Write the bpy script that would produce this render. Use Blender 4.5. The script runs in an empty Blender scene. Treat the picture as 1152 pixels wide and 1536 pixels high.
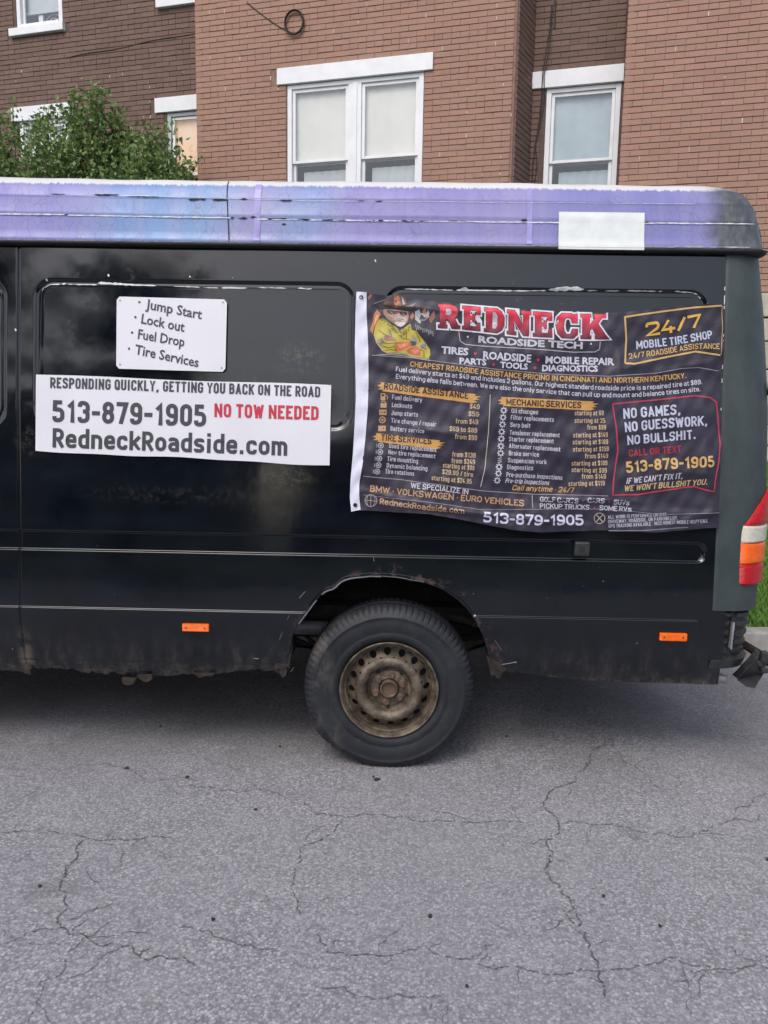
import bpy, bmesh, math, random
import numpy as np
from mathutils import Vector, Matrix
from mathutils.geometry import tessellate_polygon
R = math.radians
random.seed(7); rng = np.random.default_rng(7)
scene = bpy.context.scene
col = scene.collection

# ------------------------------------------------------------------ camera, sky, sun, exposure
F = 1153.0; PITCH = R(8.0); YAW = R(1.0); ROLL = R(0.94)
CAM = np.array([0, -3.2, 1.598])
fwd0 = np.array([-math.sin(YAW), math.cos(YAW), 0]); right0 = np.array([math.cos(YAW), math.sin(YAW), 0]); up0 = np.array([0, 0, 1.])
fwd = fwd0*math.cos(PITCH) - up0*math.sin(PITCH); up1 = up0*math.cos(PITCH) + fwd0*math.sin(PITCH)
right = right0*math.cos(ROLL) + up1*math.sin(ROLL); up = up1*math.cos(ROLL) - right0*math.sin(ROLL)
cam = bpy.data.cameras.new('camera'); camo = bpy.data.objects.new('camera', cam); col.objects.link(camo)
cam.sensor_fit = 'HORIZONTAL'; cam.sensor_width = 36; cam.lens = 36*F/1152
cam.clip_start = 0.05; cam.clip_end = 2000
mw = Matrix.Identity(4)
for i, v in enumerate((right, up, -fwd)):
    for j in range(3): mw[j][i] = float(v[j])
for j in range(3): mw[j][3] = float(CAM[j])
camo.matrix_world = mw
scene.camera = camo

SUN_EL = R(52); SUN_AZ = R(205)      # direction towards the sun, azimuth clockwise from +Y
world = bpy.data.worlds.new('World'); scene.world = world; world.use_nodes = True
wn = world.node_tree.nodes; wl = world.node_tree.links
bg = wn['Background']
sky = wn.new('ShaderNodeTexSky'); sky.sky_type = 'NISHITA'; sky.sun_disc = False
sky.sun_elevation = SUN_EL; sky.sun_rotation = SUN_AZ
sky.air_density = 1.0; sky.dust_density = 4.0; sky.ozone_density = 1.0
hs = wn.new('ShaderNodeHueSaturation'); hs.inputs['Saturation'].default_value = 0.72
wl.new(sky.outputs[0], hs.inputs['Color']); wl.new(hs.outputs[0], bg.inputs[0])
bg.inputs[1].default_value = 0.14
sun = bpy.data.lights.new('sun', 'SUN'); suno = bpy.data.objects.new('sun', sun); col.objects.link(suno)
sun.energy = 0.5; sun.angle = R(25); sun.color = (1, .96, .9)
suno.rotation_euler = (math.pi/2 - SUN_EL, 0, -SUN_AZ + math.pi)
scene.view_settings.view_transform = 'Standard'; scene.view_settings.look = 'None'
scene.view_settings.exposure = 0.68; scene.view_settings.gamma = 1
scene.view_settings.use_curve_mapping = False
scene.render.resolution_x = 768; scene.render.resolution_y = 1024
scene.cycles.max_bounces = 6

# ------------------------------------------------------------------ helpers
def tag(o, label=None, cat=None, group=None, kind=None):
    if label: o['label'] = label
    if cat: o['category'] = cat
    if group: o['group'] = group
    if kind: o['kind'] = kind
    return o

def empty(name, loc=(0, 0, 0), parent=None):
    o = bpy.data.objects.new(name, None); col.objects.link(o); o.location = loc; o.empty_display_size = .1
    if parent: o.parent = parent
    return o

def link(name, me, mat=None, parent=None, smooth=False):
    if mat is not None and not me.materials: me.materials.append(mat)
    if smooth:
        me.polygons.foreach_set('use_smooth', [True]*len(me.polygons))
    o = bpy.data.objects.new(name, me); col.objects.link(o)
    if parent:
        o.parent = parent
        w = Vector((0, 0, 0)); q = parent
        while q: w += Vector(q.location); q = q.parent
        o.location = -w
    return o

class MB:
    """collects geometry (world coordinates) for one mesh"""
    def __init__(s): s.v = []; s.f = []; s.c = []
    def add(s, vs, fs, c=None):
        b = len(s.v); s.v += [tuple(map(float, p)) for p in vs]; s.f += [tuple(b+i for i in f) for f in fs]
        s.c += [c]*len(fs)
    def box(s, x0, x1, y0, y1, z0, z1, c=None):
        s.add([(x0,y0,z0),(x1,y0,z0),(x1,y1,z0),(x0,y1,z0),(x0,y0,z1),(x1,y0,z1),(x1,y1,z1),(x0,y1,z1)],
              [(0,3,2,1),(4,5,6,7),(0,1,5,4),(1,2,6,5),(2,3,7,6),(3,0,4,7)], c)
    def tube(s, pts, r, n=8, c=None, cap=True):
        pts = [Vector(p) for p in pts]; rings = []
        if not hasattr(r, '__len__'): r = [r]*len(pts)
        prev = None
        for i, p in enumerate(pts):
            t = (pts[min(i+1, len(pts)-1)] - pts[max(i-1, 0)]).normalized()
            a = prev if prev is not None else (Vector((0,0,1)) if abs(t.z) < .9 else Vector((1,0,0)))
            u = (a - t*a.dot(t)).normalized(); w = t.cross(u); prev = u
            rings.append([p + (u*math.cos(k*2*math.pi/n) + w*math.sin(k*2*math.pi/n))*r[i] for k in range(n)])
        vs = [q for g in rings for q in g]; fs = []
        for i in range(len(pts)-1):
            for k in range(n):
                a = i*n+k; b = i*n+(k+1) % n; fs.append((a, b, b+n, a+n))
        if cap: fs += [tuple(range(n))[::-1], tuple(range((len(pts)-1)*n, len(pts)*n))]
        s.add(vs, fs, c)
    def lathe_y(s, cx, cz, prof, n=96, c=None):
        """prof = (radius, y); axis along Y"""
        vs = []; fs = []
        for (r, y) in prof:
            for k in range(n):
                a = 2*math.pi*k/n; vs.append((cx+r*math.cos(a), y, cz+r*math.sin(a)))
        for i in range(len(prof)-1):
            for k in range(n):
                a = i*n+k; b = i*n+(k+1) % n; fs.append((a, a+n, b+n, b))
        s.add(vs, fs, c)
    def build(s, name, mat, parent=None, smooth=False, bevel=0, auto=None):
        me = bpy.data.meshes.new(name); me.from_pydata(s.v, [], s.f)
        if any(x is not None for x in s.c):
            ca = me.attributes.new('tint', 'FLOAT_COLOR', 'FACE')
            buf = np.ones((len(s.f), 4), np.float32)
            for i, x in enumerate(s.c):
                if x is not None: buf[i, :3] = x
            ca.data.foreach_set('color', buf.ravel())
        me.update()
        o = link(name, me, mat, parent, smooth)
        if bevel:
            bm = bmesh.new(); bm.from_mesh(me); bmesh.ops.remove_doubles(bm, verts=bm.verts, dist=1e-5)
            bmesh.ops.bevel(bm, geom=[e for e in bm.edges if len(e.link_faces) == 2 and e.calc_face_angle(0) > .6], offset=bevel, segments=2, affect='EDGES', profile=.5)
            bm.to_mesh(me); bm.free()
        if auto: me.polygons.foreach_set('use_smooth', [True]*len(me.polygons)); me.set_sharp_from_angle(angle=R(auto))
        return o

def grid_mesh(P, keep=None):
    """P: (m,n,3) array -> verts, quads"""
    m, n = P.shape[:2]
    idx = np.arange(m*n).reshape(m, n)
    q = np.stack([idx[:-1,:-1], idx[:-1,1:], idx[1:,1:], idx[1:,:-1]], -1).reshape(-1, 4)
    if keep is not None: q = q[keep.ravel()]
    return P.reshape(-1, 3), q

def np_mesh(name, V, Q, mat, parent=None, smooth=True):
    used = np.unique(Q); mp = -np.ones(len(V), int); mp[used] = np.arange(len(used))
    me = bpy.data.meshes.new(name); me.from_pydata(V[used].tolist(), [], mp[Q].tolist()); me.update()
    return link(name, me, mat, parent, smooth)

# --- picture-plane helpers used once to lay the measured photograph out on real surfaces
def side(z):
    z = np.asarray(z, float); t = z - .73
    return np.where(t > 0, .062*t + .0215*t*t, .25*t*t)
def rays(px, py):
    px = np.asarray(px, float)[..., None]; py = np.asarray(py, float)[..., None]
    return fwd + right*((px-576)/F) + up*((768-py)/F)
def van_xz(px, py, off=0.):
    r = rays(px, py); Y = np.zeros(r.shape[:-1])
    for _ in range(10):
        s = (Y - CAM[1])/r[..., 1]; p = CAM + r*s[..., None]; Y = side(p[..., 2]) + off
    return p[..., 0], p[..., 2]
def ground(px, py, Z=0.):
    r = rays(px, py); s = (Z - CAM[2])/r[..., 2]; return CAM + r*s[..., None]

# ------------------------------------------------------------------ materials
def new_mat(name):
    m = bpy.data.materials.new(name); m.use_nodes = True
    nt = m.node_tree; return m, nt, nt.nodes, nt.links, nt.nodes['Principled BSDF']
def pos_node(nt):
    return nt.nodes.new('ShaderNodeNewGeometry').outputs['Position']
def noise(nt, vec, scale, detail=4, rough=.55, dim='3D'):
    n = nt.nodes.new('ShaderNodeTexNoise'); n.inputs['Scale'].default_value = scale; n.inputs['Detail'].default_value = detail
    n.inputs['Roughness'].default_value = rough
    if vec is not None: nt.links.new(vec, n.inputs['Vector'])
    return n.outputs['Fac']
def ramp(nt, fac, stops):
    r = nt.nodes.new('ShaderNodeValToRGB'); el = r.color_ramp.elements
    while len(el) < len(stops): el.new(.5)
    for e, (p, c) in zip(el, stops):
        e.position = p; e.color = (c, c, c, 1) if not hasattr(c, '__len__') else (*c, 1)
    nt.links.new(fac, r.inputs[0]); return r.outputs[0]
def mix(nt, fac, a, b, mode='MIX'):
    m = nt.nodes.new('ShaderNodeMix'); m.data_type = 'RGBA'; m.blend_type = mode
    for sock, v in ((m.inputs[0], fac), (m.inputs[6], a), (m.inputs[7], b)):
        if isinstance(v, (int, float)): sock.default_value = v
        elif isinstance(v, (tuple, list)): sock.default_value = (*v, 1)
        else: nt.links.new(v, sock)
    return m.outputs[2]
def math_(nt, op, a, b=0., c=None, clamp=False):
    m = nt.nodes.new('ShaderNodeMath'); m.operation = op; m.use_clamp = clamp
    for i, v in enumerate([a, b] + ([c] if c is not None else [])):
        if isinstance(v, (int, float)): m.inputs[i].default_value = v
        else: nt.links.new(v, m.inputs[i])
    return m.outputs[0]
def mapr(nt, v, a, b, c=0., d=1.):
    m = nt.nodes.new('ShaderNodeMapRange'); m.interpolation_type = 'SMOOTHSTEP'
    nt.links.new(v, m.inputs[0])
    for i, x in enumerate((a, b, c, d)): m.inputs[i+1].default_value = x
    return m.outputs[0]
def bump(nt, h, strength, dist, bsdf):
    b = nt.nodes.new('ShaderNodeBump'); b.inputs['Strength'].default_value = strength; b.inputs['Distance'].default_value = dist
    nt.links.new(h, b.inputs['Height']); nt.links.new(b.outputs[0], bsdf.inputs['Normal'])
def sep(nt, v):
    s = nt.nodes.new('ShaderNodeSeparateXYZ'); nt.links.new(v, s.inputs[0]); return s.outputs
def mapping(nt, vec, scale=(1,1,1), loc=(0,0,0)):
    m = nt.nodes.new('ShaderNodeMapping'); nt.links.new(vec, m.inputs[0]); m.inputs['Scale'].default_value = scale; m.inputs['Location'].default_value = loc
    return m.outputs[0]

def simple(name, base, rough=.6, metal=0., var=.25, nscale=12, bmp=.0, bscale=80, spec=.5, coat=0.):
    m, nt, N, L, B = new_mat(name); p = pos_node(nt)
    n = noise(nt, p, nscale, 5)
    c = mix(nt, ramp(nt, n, [(.3, 0.), (.7, 1.)]), tuple(x*(1-var) for x in base), tuple(min(1, x*(1+var)) for x in base))
    L.new(c, B.inputs['Base Color'])
    L.new(mapr(nt, noise(nt, p, nscale*2.3, 3), .3, .7, rough*.85, min(1, rough*1.15)), B.inputs['Roughness'])
    B.inputs['Metallic'].default_value = metal; B.inputs['Specular IOR Level'].default_value = spec; B.inputs['Coat Weight'].default_value = coat
    if bmp: bump(nt, noise(nt, p, bscale, 4), bmp, .004, B)
    return m

# van paint: faded black-blue, with dust low down, rust and scuffs
def mat_paint():
    m, nt, N, L, B = new_mat('van_paint'); p = pos_node(nt); X, Y, Z = sep(nt, p)
    big = noise(nt, mapping(nt, p, (1.2, 1, 3)), 2.2, 5)
    base = mix(nt, mapr(nt, big, .35, .7), (.002, .0035, .0065), (.004, .0062, .011))
    # road dust near the sill and behind the wheel, broken by noise
    low = math_(nt, 'SUBTRACT', .62, Z)
    dust = math_(nt, 'MULTIPLY', mapr(nt, low, -.08, .26), mapr(nt, noise(nt, mapping(nt, p, (3, 1, 1.2)), 6, 8, .7), .42, .72), clamp=True)
    c = mix(nt, math_(nt, 'MULTIPLY', dust, .38), base, (.085, .075, .066))
    # general thin dust film
    film = mapr(nt, noise(nt, mapping(nt, p, (1, 1, .5)), 9, 8, .75), .48, .85)
    c = mix(nt, math_(nt, 'MULTIPLY', film, .02), c, (.14, .14, .16))
    # scuffed patches at about panel bottom height
    sp = math_(nt, 'MULTIPLY', mapr(nt, noise(nt, p, 26, 6, .7), .56, .66), mapr(nt, noise(nt, mapping(nt, p, (1,1,1), (3.3,0,1.2)), 2.6, 2), .56, .68))
    sp = math_(nt, 'MULTIPLY', sp, mapr(nt, Z, 1.1, 1.35))
    c = mix(nt, math_(nt, 'MULTIPLY', sp, .35), c, (.16, .15, .12))
    # rubbed dirty smudges left where hands and signs touched
    fine = mapr(nt, noise(nt, p, 34, 8, .8), .47, .60)
    for sx_, sz_, rx_, rz_, am in ((-.42, 1.78, .13, .09, .5), (-1.56, 1.42, .10, .09, .35), (-.47, 1.28, .16, .08, .32), (-1.40, 1.86, .04, .14, .25), (-.30, 1.62, .05, .07, .3), (-.95, 1.20, .5, .05, .15), (-1.30, 2.0, .12, .05, .2)):
        ex = math_(nt, 'MULTIPLY', math_(nt, 'SUBTRACT', X, sx_), 1/rx_); ez = math_(nt, 'MULTIPLY', math_(nt, 'SUBTRACT', Z, sz_), 1/rz_)
        dd = math_(nt, 'SQRT', math_(nt, 'ADD', math_(nt, 'MULTIPLY', ex, ex), math_(nt, 'MULTIPLY', ez, ez)))
        k_ = math_(nt, 'MULTIPLY', mapr(nt, dd, 1.1, .2), fine); c = mix(nt, math_(nt, 'MULTIPLY', k_, am*.55), c, (.17, .16, .13))
    # fine chips
    vor = N.new('ShaderNodeTexVoronoi'); vor.inputs['Scale'].default_value = 22; L.new(p, vor.inputs['Vector'])
    chip = math_(nt, 'LESS_THAN', vor.outputs['Distance'], .045)
    chip = math_(nt, 'MULTIPLY', chip, mapr(nt, noise(nt, p, 3.1, 2), .55, .62))
    c = mix(nt, math_(nt, 'MULTIPLY', chip, .6), c, (.5, .5, .5))
    # rust round the wheel opening
    dx = math_(nt, 'SUBTRACT', X, -.005); dz = math_(nt, 'SUBTRACT', Z, .44)
    rr = math_(nt, 'SQRT', math_(nt, 'ADD', math_(nt, 'MULTIPLY', dx, dx), math_(nt, 'MULTIPLY', dz, dz)))
    ring = math_(nt, 'MULTIPLY', mapr(nt, rr, .505, .44), mapr(nt, noise(nt, p, 15, 8, .75), .50, .64))
    ring = math_(nt, 'MULTIPLY', ring, mapr(nt, Z, .40, .46))
    rustc = mix(nt, mapr(nt, noise(nt, p, 30, 3), .45, .62), (.075, .066, .060), (.085, .040, .032))
    c = mix(nt, math_(nt, 'MULTIPLY', ring, .6), c, rustc)
    # ragged rust at the very sill edge and up the door seam
    edge = math_(nt, 'MULTIPLY', mapr(nt, Z, .46, .415), mapr(nt, noise(nt, p, 19, 8, .8), .45, .6))
    c = mix(nt, math_(nt, 'MULTIPLY', edge, .5), c, (.10, .08, .065))
    sx = math_(nt, 'ABSOLUTE', math_(nt, 'SUBTRACT', X, -1.615))
    seam = math_(nt, 'MULTIPLY', mapr(nt, sx, .05, .0), mapr(nt, Z, .66, .45))
    seam = math_(nt, 'MULTIPLY', seam, mapr(nt, noise(nt, p, 14, 7, .7), .38, .6))
    c = mix(nt, math_(nt, 'MULTIPLY', seam, .7), c, (.15, .12, .09))
    L.new(c, B.inputs['Base Color'])
    rg = mapr(nt, noise(nt, p, 5, 6, .7), .3, .75, .05, .16)
    rg = math_(nt, 'ADD', rg, math_(nt, 'MULTIPLY', dust, .5)); rg = math_(nt, 'ADD', rg, math_(nt, 'MULTIPLY', ring, .5), clamp=True)
    L.new(rg, B.inputs['Roughness'])
    B.inputs['Specular IOR Level'].default_value = .48; B.inputs['Coat Weight'].default_value = .28; B.inputs['Coat Roughness'].default_value = .06
    bump(nt, noise(nt, p, 5, 3), .10, .008, B)
    return m

# torn printed vinyl on the high roof
def mat_vinyl():
    m, nt, N, L, B = new_mat('roof_vinyl'); p = pos_node(nt); X, Y, Z = sep(nt, p)
    x2 = N.new('ShaderNodeCombineXYZ'); L.new(X, x2.inputs[0]); xs = x2.outputs[0]
    warp = math_(nt, 'ADD', X, math_(nt, 'MULTIPLY', Z, -.25))
    u = math_(nt, 'MULTIPLY', math_(nt, 'ADD', warp, 2.32), 1/3.)     # 0 at -2.32+.57, 1 at +..
    cr = ramp(nt, u, [(0, (.33, .27, .72)), (.12, (.31, .29, .74)), (.20, (.17, .31, .78)), (.30, (.20, .37, .80)), (.36, (.38, .35, .72)), (.44, (.22, .31, .74)),
                      (.50, (.35, .29, .70)), (.68, (.34, .28, .68)), (.72, (.40, .33, .70)), (.80, (.30, .27, .68)), (.95, (.29, .26, .64))])
    band = noise(nt, mapping(nt, p, (6, 0, .6)), 2.2, 2)
    c = mix(nt, mapr(nt, band, .35, .65, 0, .35), cr, (.45, .42, .74))
    # crazing of the old film
    v = N.new('ShaderNodeTexVoronoi'); v.feature = 'DISTANCE_TO_EDGE'; v.inputs['Scale'].default_value = 19
    wv = N.new('ShaderNodeVectorMath'); wv.operation = 'ADD'; nn = N.new('ShaderNodeTexNoise'); nn.inputs['Scale'].default_value = 9; L.new(p, nn.inputs['Vector'])
    sc = N.new('ShaderNodeVectorMath'); sc.operation = 'SCALE'; sc.inputs['Scale'].default_value = .07; L.new(nn.outputs['Color'], sc.inputs[0])
    L.new(mapping(nt, p, (1.5, .1, .85)), wv.inputs[0]); L.new(sc.outputs[0], wv.inputs[1]); L.new(wv.outputs[0], v.inputs['Vector'])
    crack = mapr(nt, v.outputs['Distance'], .045, .006)
    crk = math_(nt, 'MULTIPLY', crack, mapr(nt, noise(nt, p, 3, 2), .3, .6))
    c = mix(nt, math_(nt, 'MULTIPLY', crk, .42), c, (.17, .16, .36))
    # bare gel coat above a ragged film edge, and at the grimy rear end
    rag = math_(nt, 'ADD', Z, math_(nt, 'MULTIPLY', math_(nt, 'SUBTRACT', noise(nt, mapping(nt, p, (40, 1, 4)), 1, 4, .7), .5), .03))
    rag = math_(nt, 'ADD', rag, math_(nt, 'MULTIPLY', math_(nt, 'SUBTRACT', noise(nt, mapping(nt, p, (160, 1, 10)), 1, 2), .5), .016))
    top = mapr(nt, rag, 2.491, 2.502)
    c = mix(nt, top, c, (.92, .92, .93))
    rear = mapr(nt, math_(nt, 'ADD', X, math_(nt, 'MULTIPLY', noise(nt, mapping(nt, p, (2,1,5)), 3, 5), .12)), 1.30, 1.39)
    grime = mix(nt, mapr(nt, noise(nt, mapping(nt, p, (1, 1, .5)), 22, 7, .7), .38, .65), (.045, .055, .068), (.17, .185, .215))
    c = mix(nt, math_(nt, 'MULTIPLY', rear, mapr(nt, rag, 2.530, 2.495)), c, grime)
    rearr = mapr(nt, X, 1.15, 1.4)
    c = mix(nt, math_(nt, 'MULTIPLY', rearr, .25), c, (.2, .2, .24))
    hsv = N.new('ShaderNodeHueSaturation'); hsv.inputs['Saturation'].default_value = .98; hsv.inputs['Value'].default_value = .64; hsv.inputs['Hue'].default_value = .485; L.new(c, hsv.inputs['Color']); L.new(hsv.outputs[0], B.inputs['Base Color'])
    L.new(mapr(nt, noise(nt, p, 12, 4), .3, .7, .32, .5), B.inputs['Roughness'])
    bump(nt, mix(nt, crack, (1, 1, 1), (0, 0, 0)), .15, .001, B)
    return m

def mat_asphalt():
    m, nt, N, L, B = new_mat('asphalt'); p = pos_node(nt); X, Y, Z = sep(nt, p)
    v = N.new('ShaderNodeTexVoronoi'); v.inputs['Scale'].default_value = 118; L.new(p, v.inputs['Vector'])
    rc = N.new('ShaderNodeSeparateColor'); L.new(v.outputs['Color'], rc.inputs[0])
    stone = ramp(nt, rc.outputs[0], [(0, (.15, .147, .16)), (.35, (.265, .26, .285)), (.7, (.355, .35, .38)), (.92, (.46, .455, .47)), (1, (.58, .58, .57))])
    v2 = N.new('ShaderNodeTexVoronoi'); v2.inputs['Scale'].default_value = 210; L.new(p, v2.inputs['Vector'])
    rc2 = N.new('ShaderNodeSeparateColor'); L.new(v2.outputs['Color'], rc2.inputs[0])
    fine = ramp(nt, rc2.outputs[1], [(0, (.16, .158, .172)), (.6, (.32, .315, .34)), (1, (.46, .46, .46))])
    c = mix(nt, .33, stone, fine); c = mix(nt, 1., c, (.90, .905, .935), 'MULTIPLY')
    pit = mapr(nt, v.outputs['Distance'], .38, .75)
    c = mix(nt, math_(nt, 'MULTIPLY', pit, .5), c, (.08, .08, .084))
    wear = noise(nt, p, .9, 5, .6)
    c = mix(nt, mapr(nt, wear, .35, .7, 0, .3), c, (.25, .248, .262))
    w2 = noise(nt, mapping(nt, p, (.6, 2, 1)), 3.3, 5, .65)
    c = mix(nt, mapr(nt, w2, .5, .75, 0, .22), c, (.38, .38, .385))
    # old oil beside and under the parked van
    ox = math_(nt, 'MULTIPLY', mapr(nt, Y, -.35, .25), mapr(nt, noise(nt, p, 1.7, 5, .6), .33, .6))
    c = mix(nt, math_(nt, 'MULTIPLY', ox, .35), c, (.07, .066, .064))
    sm_ = mapr(nt, noise(nt, mapping(nt, p, (1,1,1), (9,5,0)), .45, 3), .4, .62, 0, .22); c = mix(nt, sm_, c, (.20, .205, .235))
    st = mapr(nt, noise(nt, mapping(nt, p, (1,1,1), (4,2,0)), 2.9, 4), .64, .72, 0, .3)
    c = mix(nt, st, c, (.09, .09, .095))
    hl = N.new('ShaderNodeTexVoronoi'); hl.feature = 'DISTANCE_TO_EDGE'; hl.inputs['Scale'].default_value = 3.1
    hw = N.new('ShaderNodeTexNoise'); hw.inputs['Scale'].default_value = 5; hw.inputs['Detail'].default_value = 8; L.new(p, hw.inputs['Vector'])
    ha = N.new('ShaderNodeVectorMath'); ha.operation = 'MULTIPLY_ADD'; L.new(hw.outputs['Color'], ha.inputs[0]); ha.inputs[1].default_value = (.28, .28, 0); L.new(p, ha.inputs[2]); L.new(ha.outputs[0], hl.inputs['Vector'])
    hair = math_(nt, 'MULTIPLY', mapr(nt, hl.outputs['Distance'], .010, .001), mapr(nt, noise(nt, p, 1.6, 3), .52, .62))
    c = mix(nt, math_(nt, 'MULTIPLY', hair, .4), c, (.09, .09, .095))
    grit = N.new('ShaderNodeTexVoronoi'); grit.inputs['Scale'].default_value = 17; L.new(p, grit.inputs['Vector'])
    c = mix(nt, math_(nt, 'MULTIPLY', math_(nt, 'LESS_THAN', grit.outputs['Distance'], .07), .6), c, (.06, .058, .055))
    L.new(c, B.inputs['Base Color']); B.inputs['Roughness'].default_value = .88; B.inputs['Specular IOR Level'].default_value = .3
    h = math_(nt, 'ADD', math_(nt, 'MULTIPLY', rc.outputs[0], .6), noise(nt, p, 60, 4))
    bump(nt, h, .5, .004, B)
    return m

def mat_brick():
    m, nt, N, L, B = new_mat('brick_face'); p = pos_node(nt)
    a = N.new('ShaderNodeAttribute'); a.attribute_name = 'tint'
    n1 = noise(nt, p, 1.3, 4); c = mix(nt, mapr(nt, n1, .3, .7, 0, .3), a.outputs['Color'], mix(nt, 1., a.outputs['Color'], (.78, .74, .74), 'MULTIPLY'))
    n2 = noise(nt, p, 45, 6, .7); c = mix(nt, mapr(nt, n2, .35, .75, 0, .35), c, mix(nt, 1., a.outputs['Color'], (1.35, 1.38, 1.4), 'MULTIPLY'))
    L.new(c, B.inputs['Base Color']); B.inputs['Roughness'].default_value = .85; B.inputs['Specular IOR Level'].default_value = .3
    bump(nt, noise(nt, p, 70, 5), .5, .004, B)
    return m

M = {}
M['paint'] = mat_paint(); M['vinyl'] = mat_vinyl(); M['asphalt'] = mat_asphalt(); M['brick'] = mat_brick()
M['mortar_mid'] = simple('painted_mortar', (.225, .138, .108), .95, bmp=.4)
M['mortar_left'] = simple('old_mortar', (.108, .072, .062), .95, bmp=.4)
M['speck'] = simple('lime_speck', (.55, .50, .47), .9)
M['white_trim'] = simple('white_trim_paint', (.70, .72, .76), .5, var=.06, nscale=5, bmp=.15)
M['grey_trim'] = simple('grey_window_frame', (.40, .43, .45), .5, var=.08)
M['pillar'] = None
M['black_plastic'] = simple('black_plastic', (.026, .028, .031), .45, var=.3, nscale=25, bmp=.2)
M['rubber'] = simple('black_rubber', (.012, .012, .013), .6, var=.3)
M['under'] = simple('underbody', (.012, .011, .010), .9, var=.4)
M['bright_metal'] = simple('bright_metal', (.45, .46, .48), .35, .6)
M['dull_metal'] = simple('dull_tube', (.22, .22, .23), .5, .5)
M['rusty'] = simple('rusty_metal', (.026, .020, .017), .85, .1, var=.5, nscale=40, bmp=.6, bscale=90)
M['concrete'] = simple('kerb_concrete', (.33, .32, .30), .9, var=.18, bmp=.4)
M['soil'] = simple('lawn_soil', (.05, .075, .025), .95, var=.4, nscale=8)
M['crack'] = simple('matte_black', (.022, .021, .021), .95); M['road_crack'] = simple('crack_dirt', (.085, .083, .085), .95, var=.4, nscale=30)  # first one: matte black of the film tears and marker screws
M['chip'] = simple('white_residue', (.62, .64, .66), .7, var=.15, nscale=30)
M['stone'] = simple('foundation_stone', (.40, .37, .31), .9, var=.25, nscale=7, bmp=.6, bscale=30)
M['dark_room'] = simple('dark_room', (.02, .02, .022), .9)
M['cable'] = simple('black_cable', (.02, .018, .018), .7)
M['stem'] = simple('twig_bark', (.12, .09, .06), .9)

def mat_pillar():
    m, nt, N, L, B = new_mat('primer_paint'); p = pos_node(nt); X, Y, Z = sep(nt, p)
    c = mix(nt, mapr(nt, noise(nt, mapping(nt, p, (1, 1, .5)), 9, 8, .7), .3, .7), (.023, .035, .038), (.042, .056, .060))
    c = mix(nt, mapr(nt, noise(nt, p, 120, 3), .62, .75, 0, .3), c, (.13, .15, .15))
    L.new(c, B.inputs['Base Color']); B.inputs['Roughness'].default_value = .48
    bump(nt, noise(nt, p, 150, 3), .15, .002, B)
    return m
M['pillar'] = mat_pillar()

def mat_leaf(name, a, b):
    m, nt, N, L, B = new_mat(name); p = pos_node(nt)
    c = mix(nt, mapr(nt, noise(nt, p, 5, 3), .3, .7), a, b)
    c = mix(nt, mapr(nt, noise(nt, p, 28, 2), .4, .7, 0, .5), c, tuple(min(1, x*1.9) for x in b))
    L.new(c, B.inputs['Base Color']); B.inputs['Roughness'].default_value = .55; B.inputs['Specular IOR Level'].default_value = .35
    tr = N.new('ShaderNodeBsdfTranslucent'); L.new(c, tr.inputs['Color'])
    ms = N.new('ShaderNodeMixShader'); ms.inputs[0].default_value = .25
    L.new(B.outputs[0], ms.inputs[1]); L.new(tr.outputs[0], ms.inputs[2]); L.new(ms.outputs[0], N['Material Output'].inputs[0])
    return m
M['leaf'] = mat_leaf('shrub_leaf', (.070, .140, .050), (.175, .250, .080))
M['leaf_far'] = mat_leaf('tree_leaf', (.02, .035, .015), (.04, .07, .025))
M['grass'] = mat_leaf('grass_blade', (.09, .19, .035), (.16, .30, .06))
M['petal'] = simple('pink_petal', (.55, .22, .45), .6)

def mat_glass():
    m, nt, N, L, B = new_mat('window_glass')
    g = N.new('ShaderNodeBsdfGlossy'); g.inputs['Roughness'].default_value = .03; g.inputs['Color'].default_value = (.9, .95, 1, 1)
    t = N.new('ShaderNodeBsdfTransparent'); t.inputs['Color'].default_value = (.95, .97, .98, 1)
    fr = N.new('ShaderNodeLayerWeight'); fr.inputs[0].default_value = .25
    ms = N.new('ShaderNodeMixShader'); L.new(mapr(nt, fr.outputs['Facing'], 0., 1., .07, .75), ms.inputs[0]); L.new(t.outputs[0], ms.inputs[1]); L.new(g.outputs[0], ms.inputs[2])
    L.new(ms.outputs[0], N['Material Output'].inputs[0]); return m
M['glass'] = mat_glass()

def mat_print(name, rough=.45):
    m, nt, N, L, B = new_mat(name); p = pos_node(nt)
    a = N.new('ShaderNodeAttribute'); a.attribute_name = 'ink'
    c = mix(nt, mapr(nt, noise(nt, p, 60, 5, .7), .5, .8, 0, .25), a.outputs['Color'], mix(nt, 1., a.outputs['Color'], (.55, .55, .6), 'MULTIPLY'))
    L.new(c, B.inputs['Base Color']); B.inputs['Roughness'].default_value = rough
    return m
M['ink'] = mat_print('printed_ink')

def mat_lens(name, base):
    m, nt, N, L, B = new_mat(name); p = pos_node(nt)
    B.inputs['Roughness'].default_value = .22; B.inputs['Coat Weight'].default_value = .1; B.inputs['Specular IOR Level'].default_value = .3
    w = N.new('ShaderNodeTexWave'); w.inputs['Scale'].default_value = 60; w.bands_direction = 'Z'; L.new(p, w.inputs['Vector'])
    L.new(mix(nt, mapr(nt, noise(nt, p, 40, 3), .3, .7, 0, .35), base, tuple(x*.55 for x in base)), B.inputs['Base Color'])
    B.inputs['Emission Color'].default_value = (0, 0, 0, 1)
    bump(nt, w.outputs['Fac'], .5, .004, B)
    return m
M['red_lens'] = mat_lens('red_lens', (.50, .006, .012)); M['orange_lens'] = mat_lens('orange_lens', (.95, .14, .006)); M['clear_lens'] = mat_lens('clear_lens', (.62, .60, .52))
M['marker'] = mat_lens('marker_lens', (1.0, .16, .005))

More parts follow.
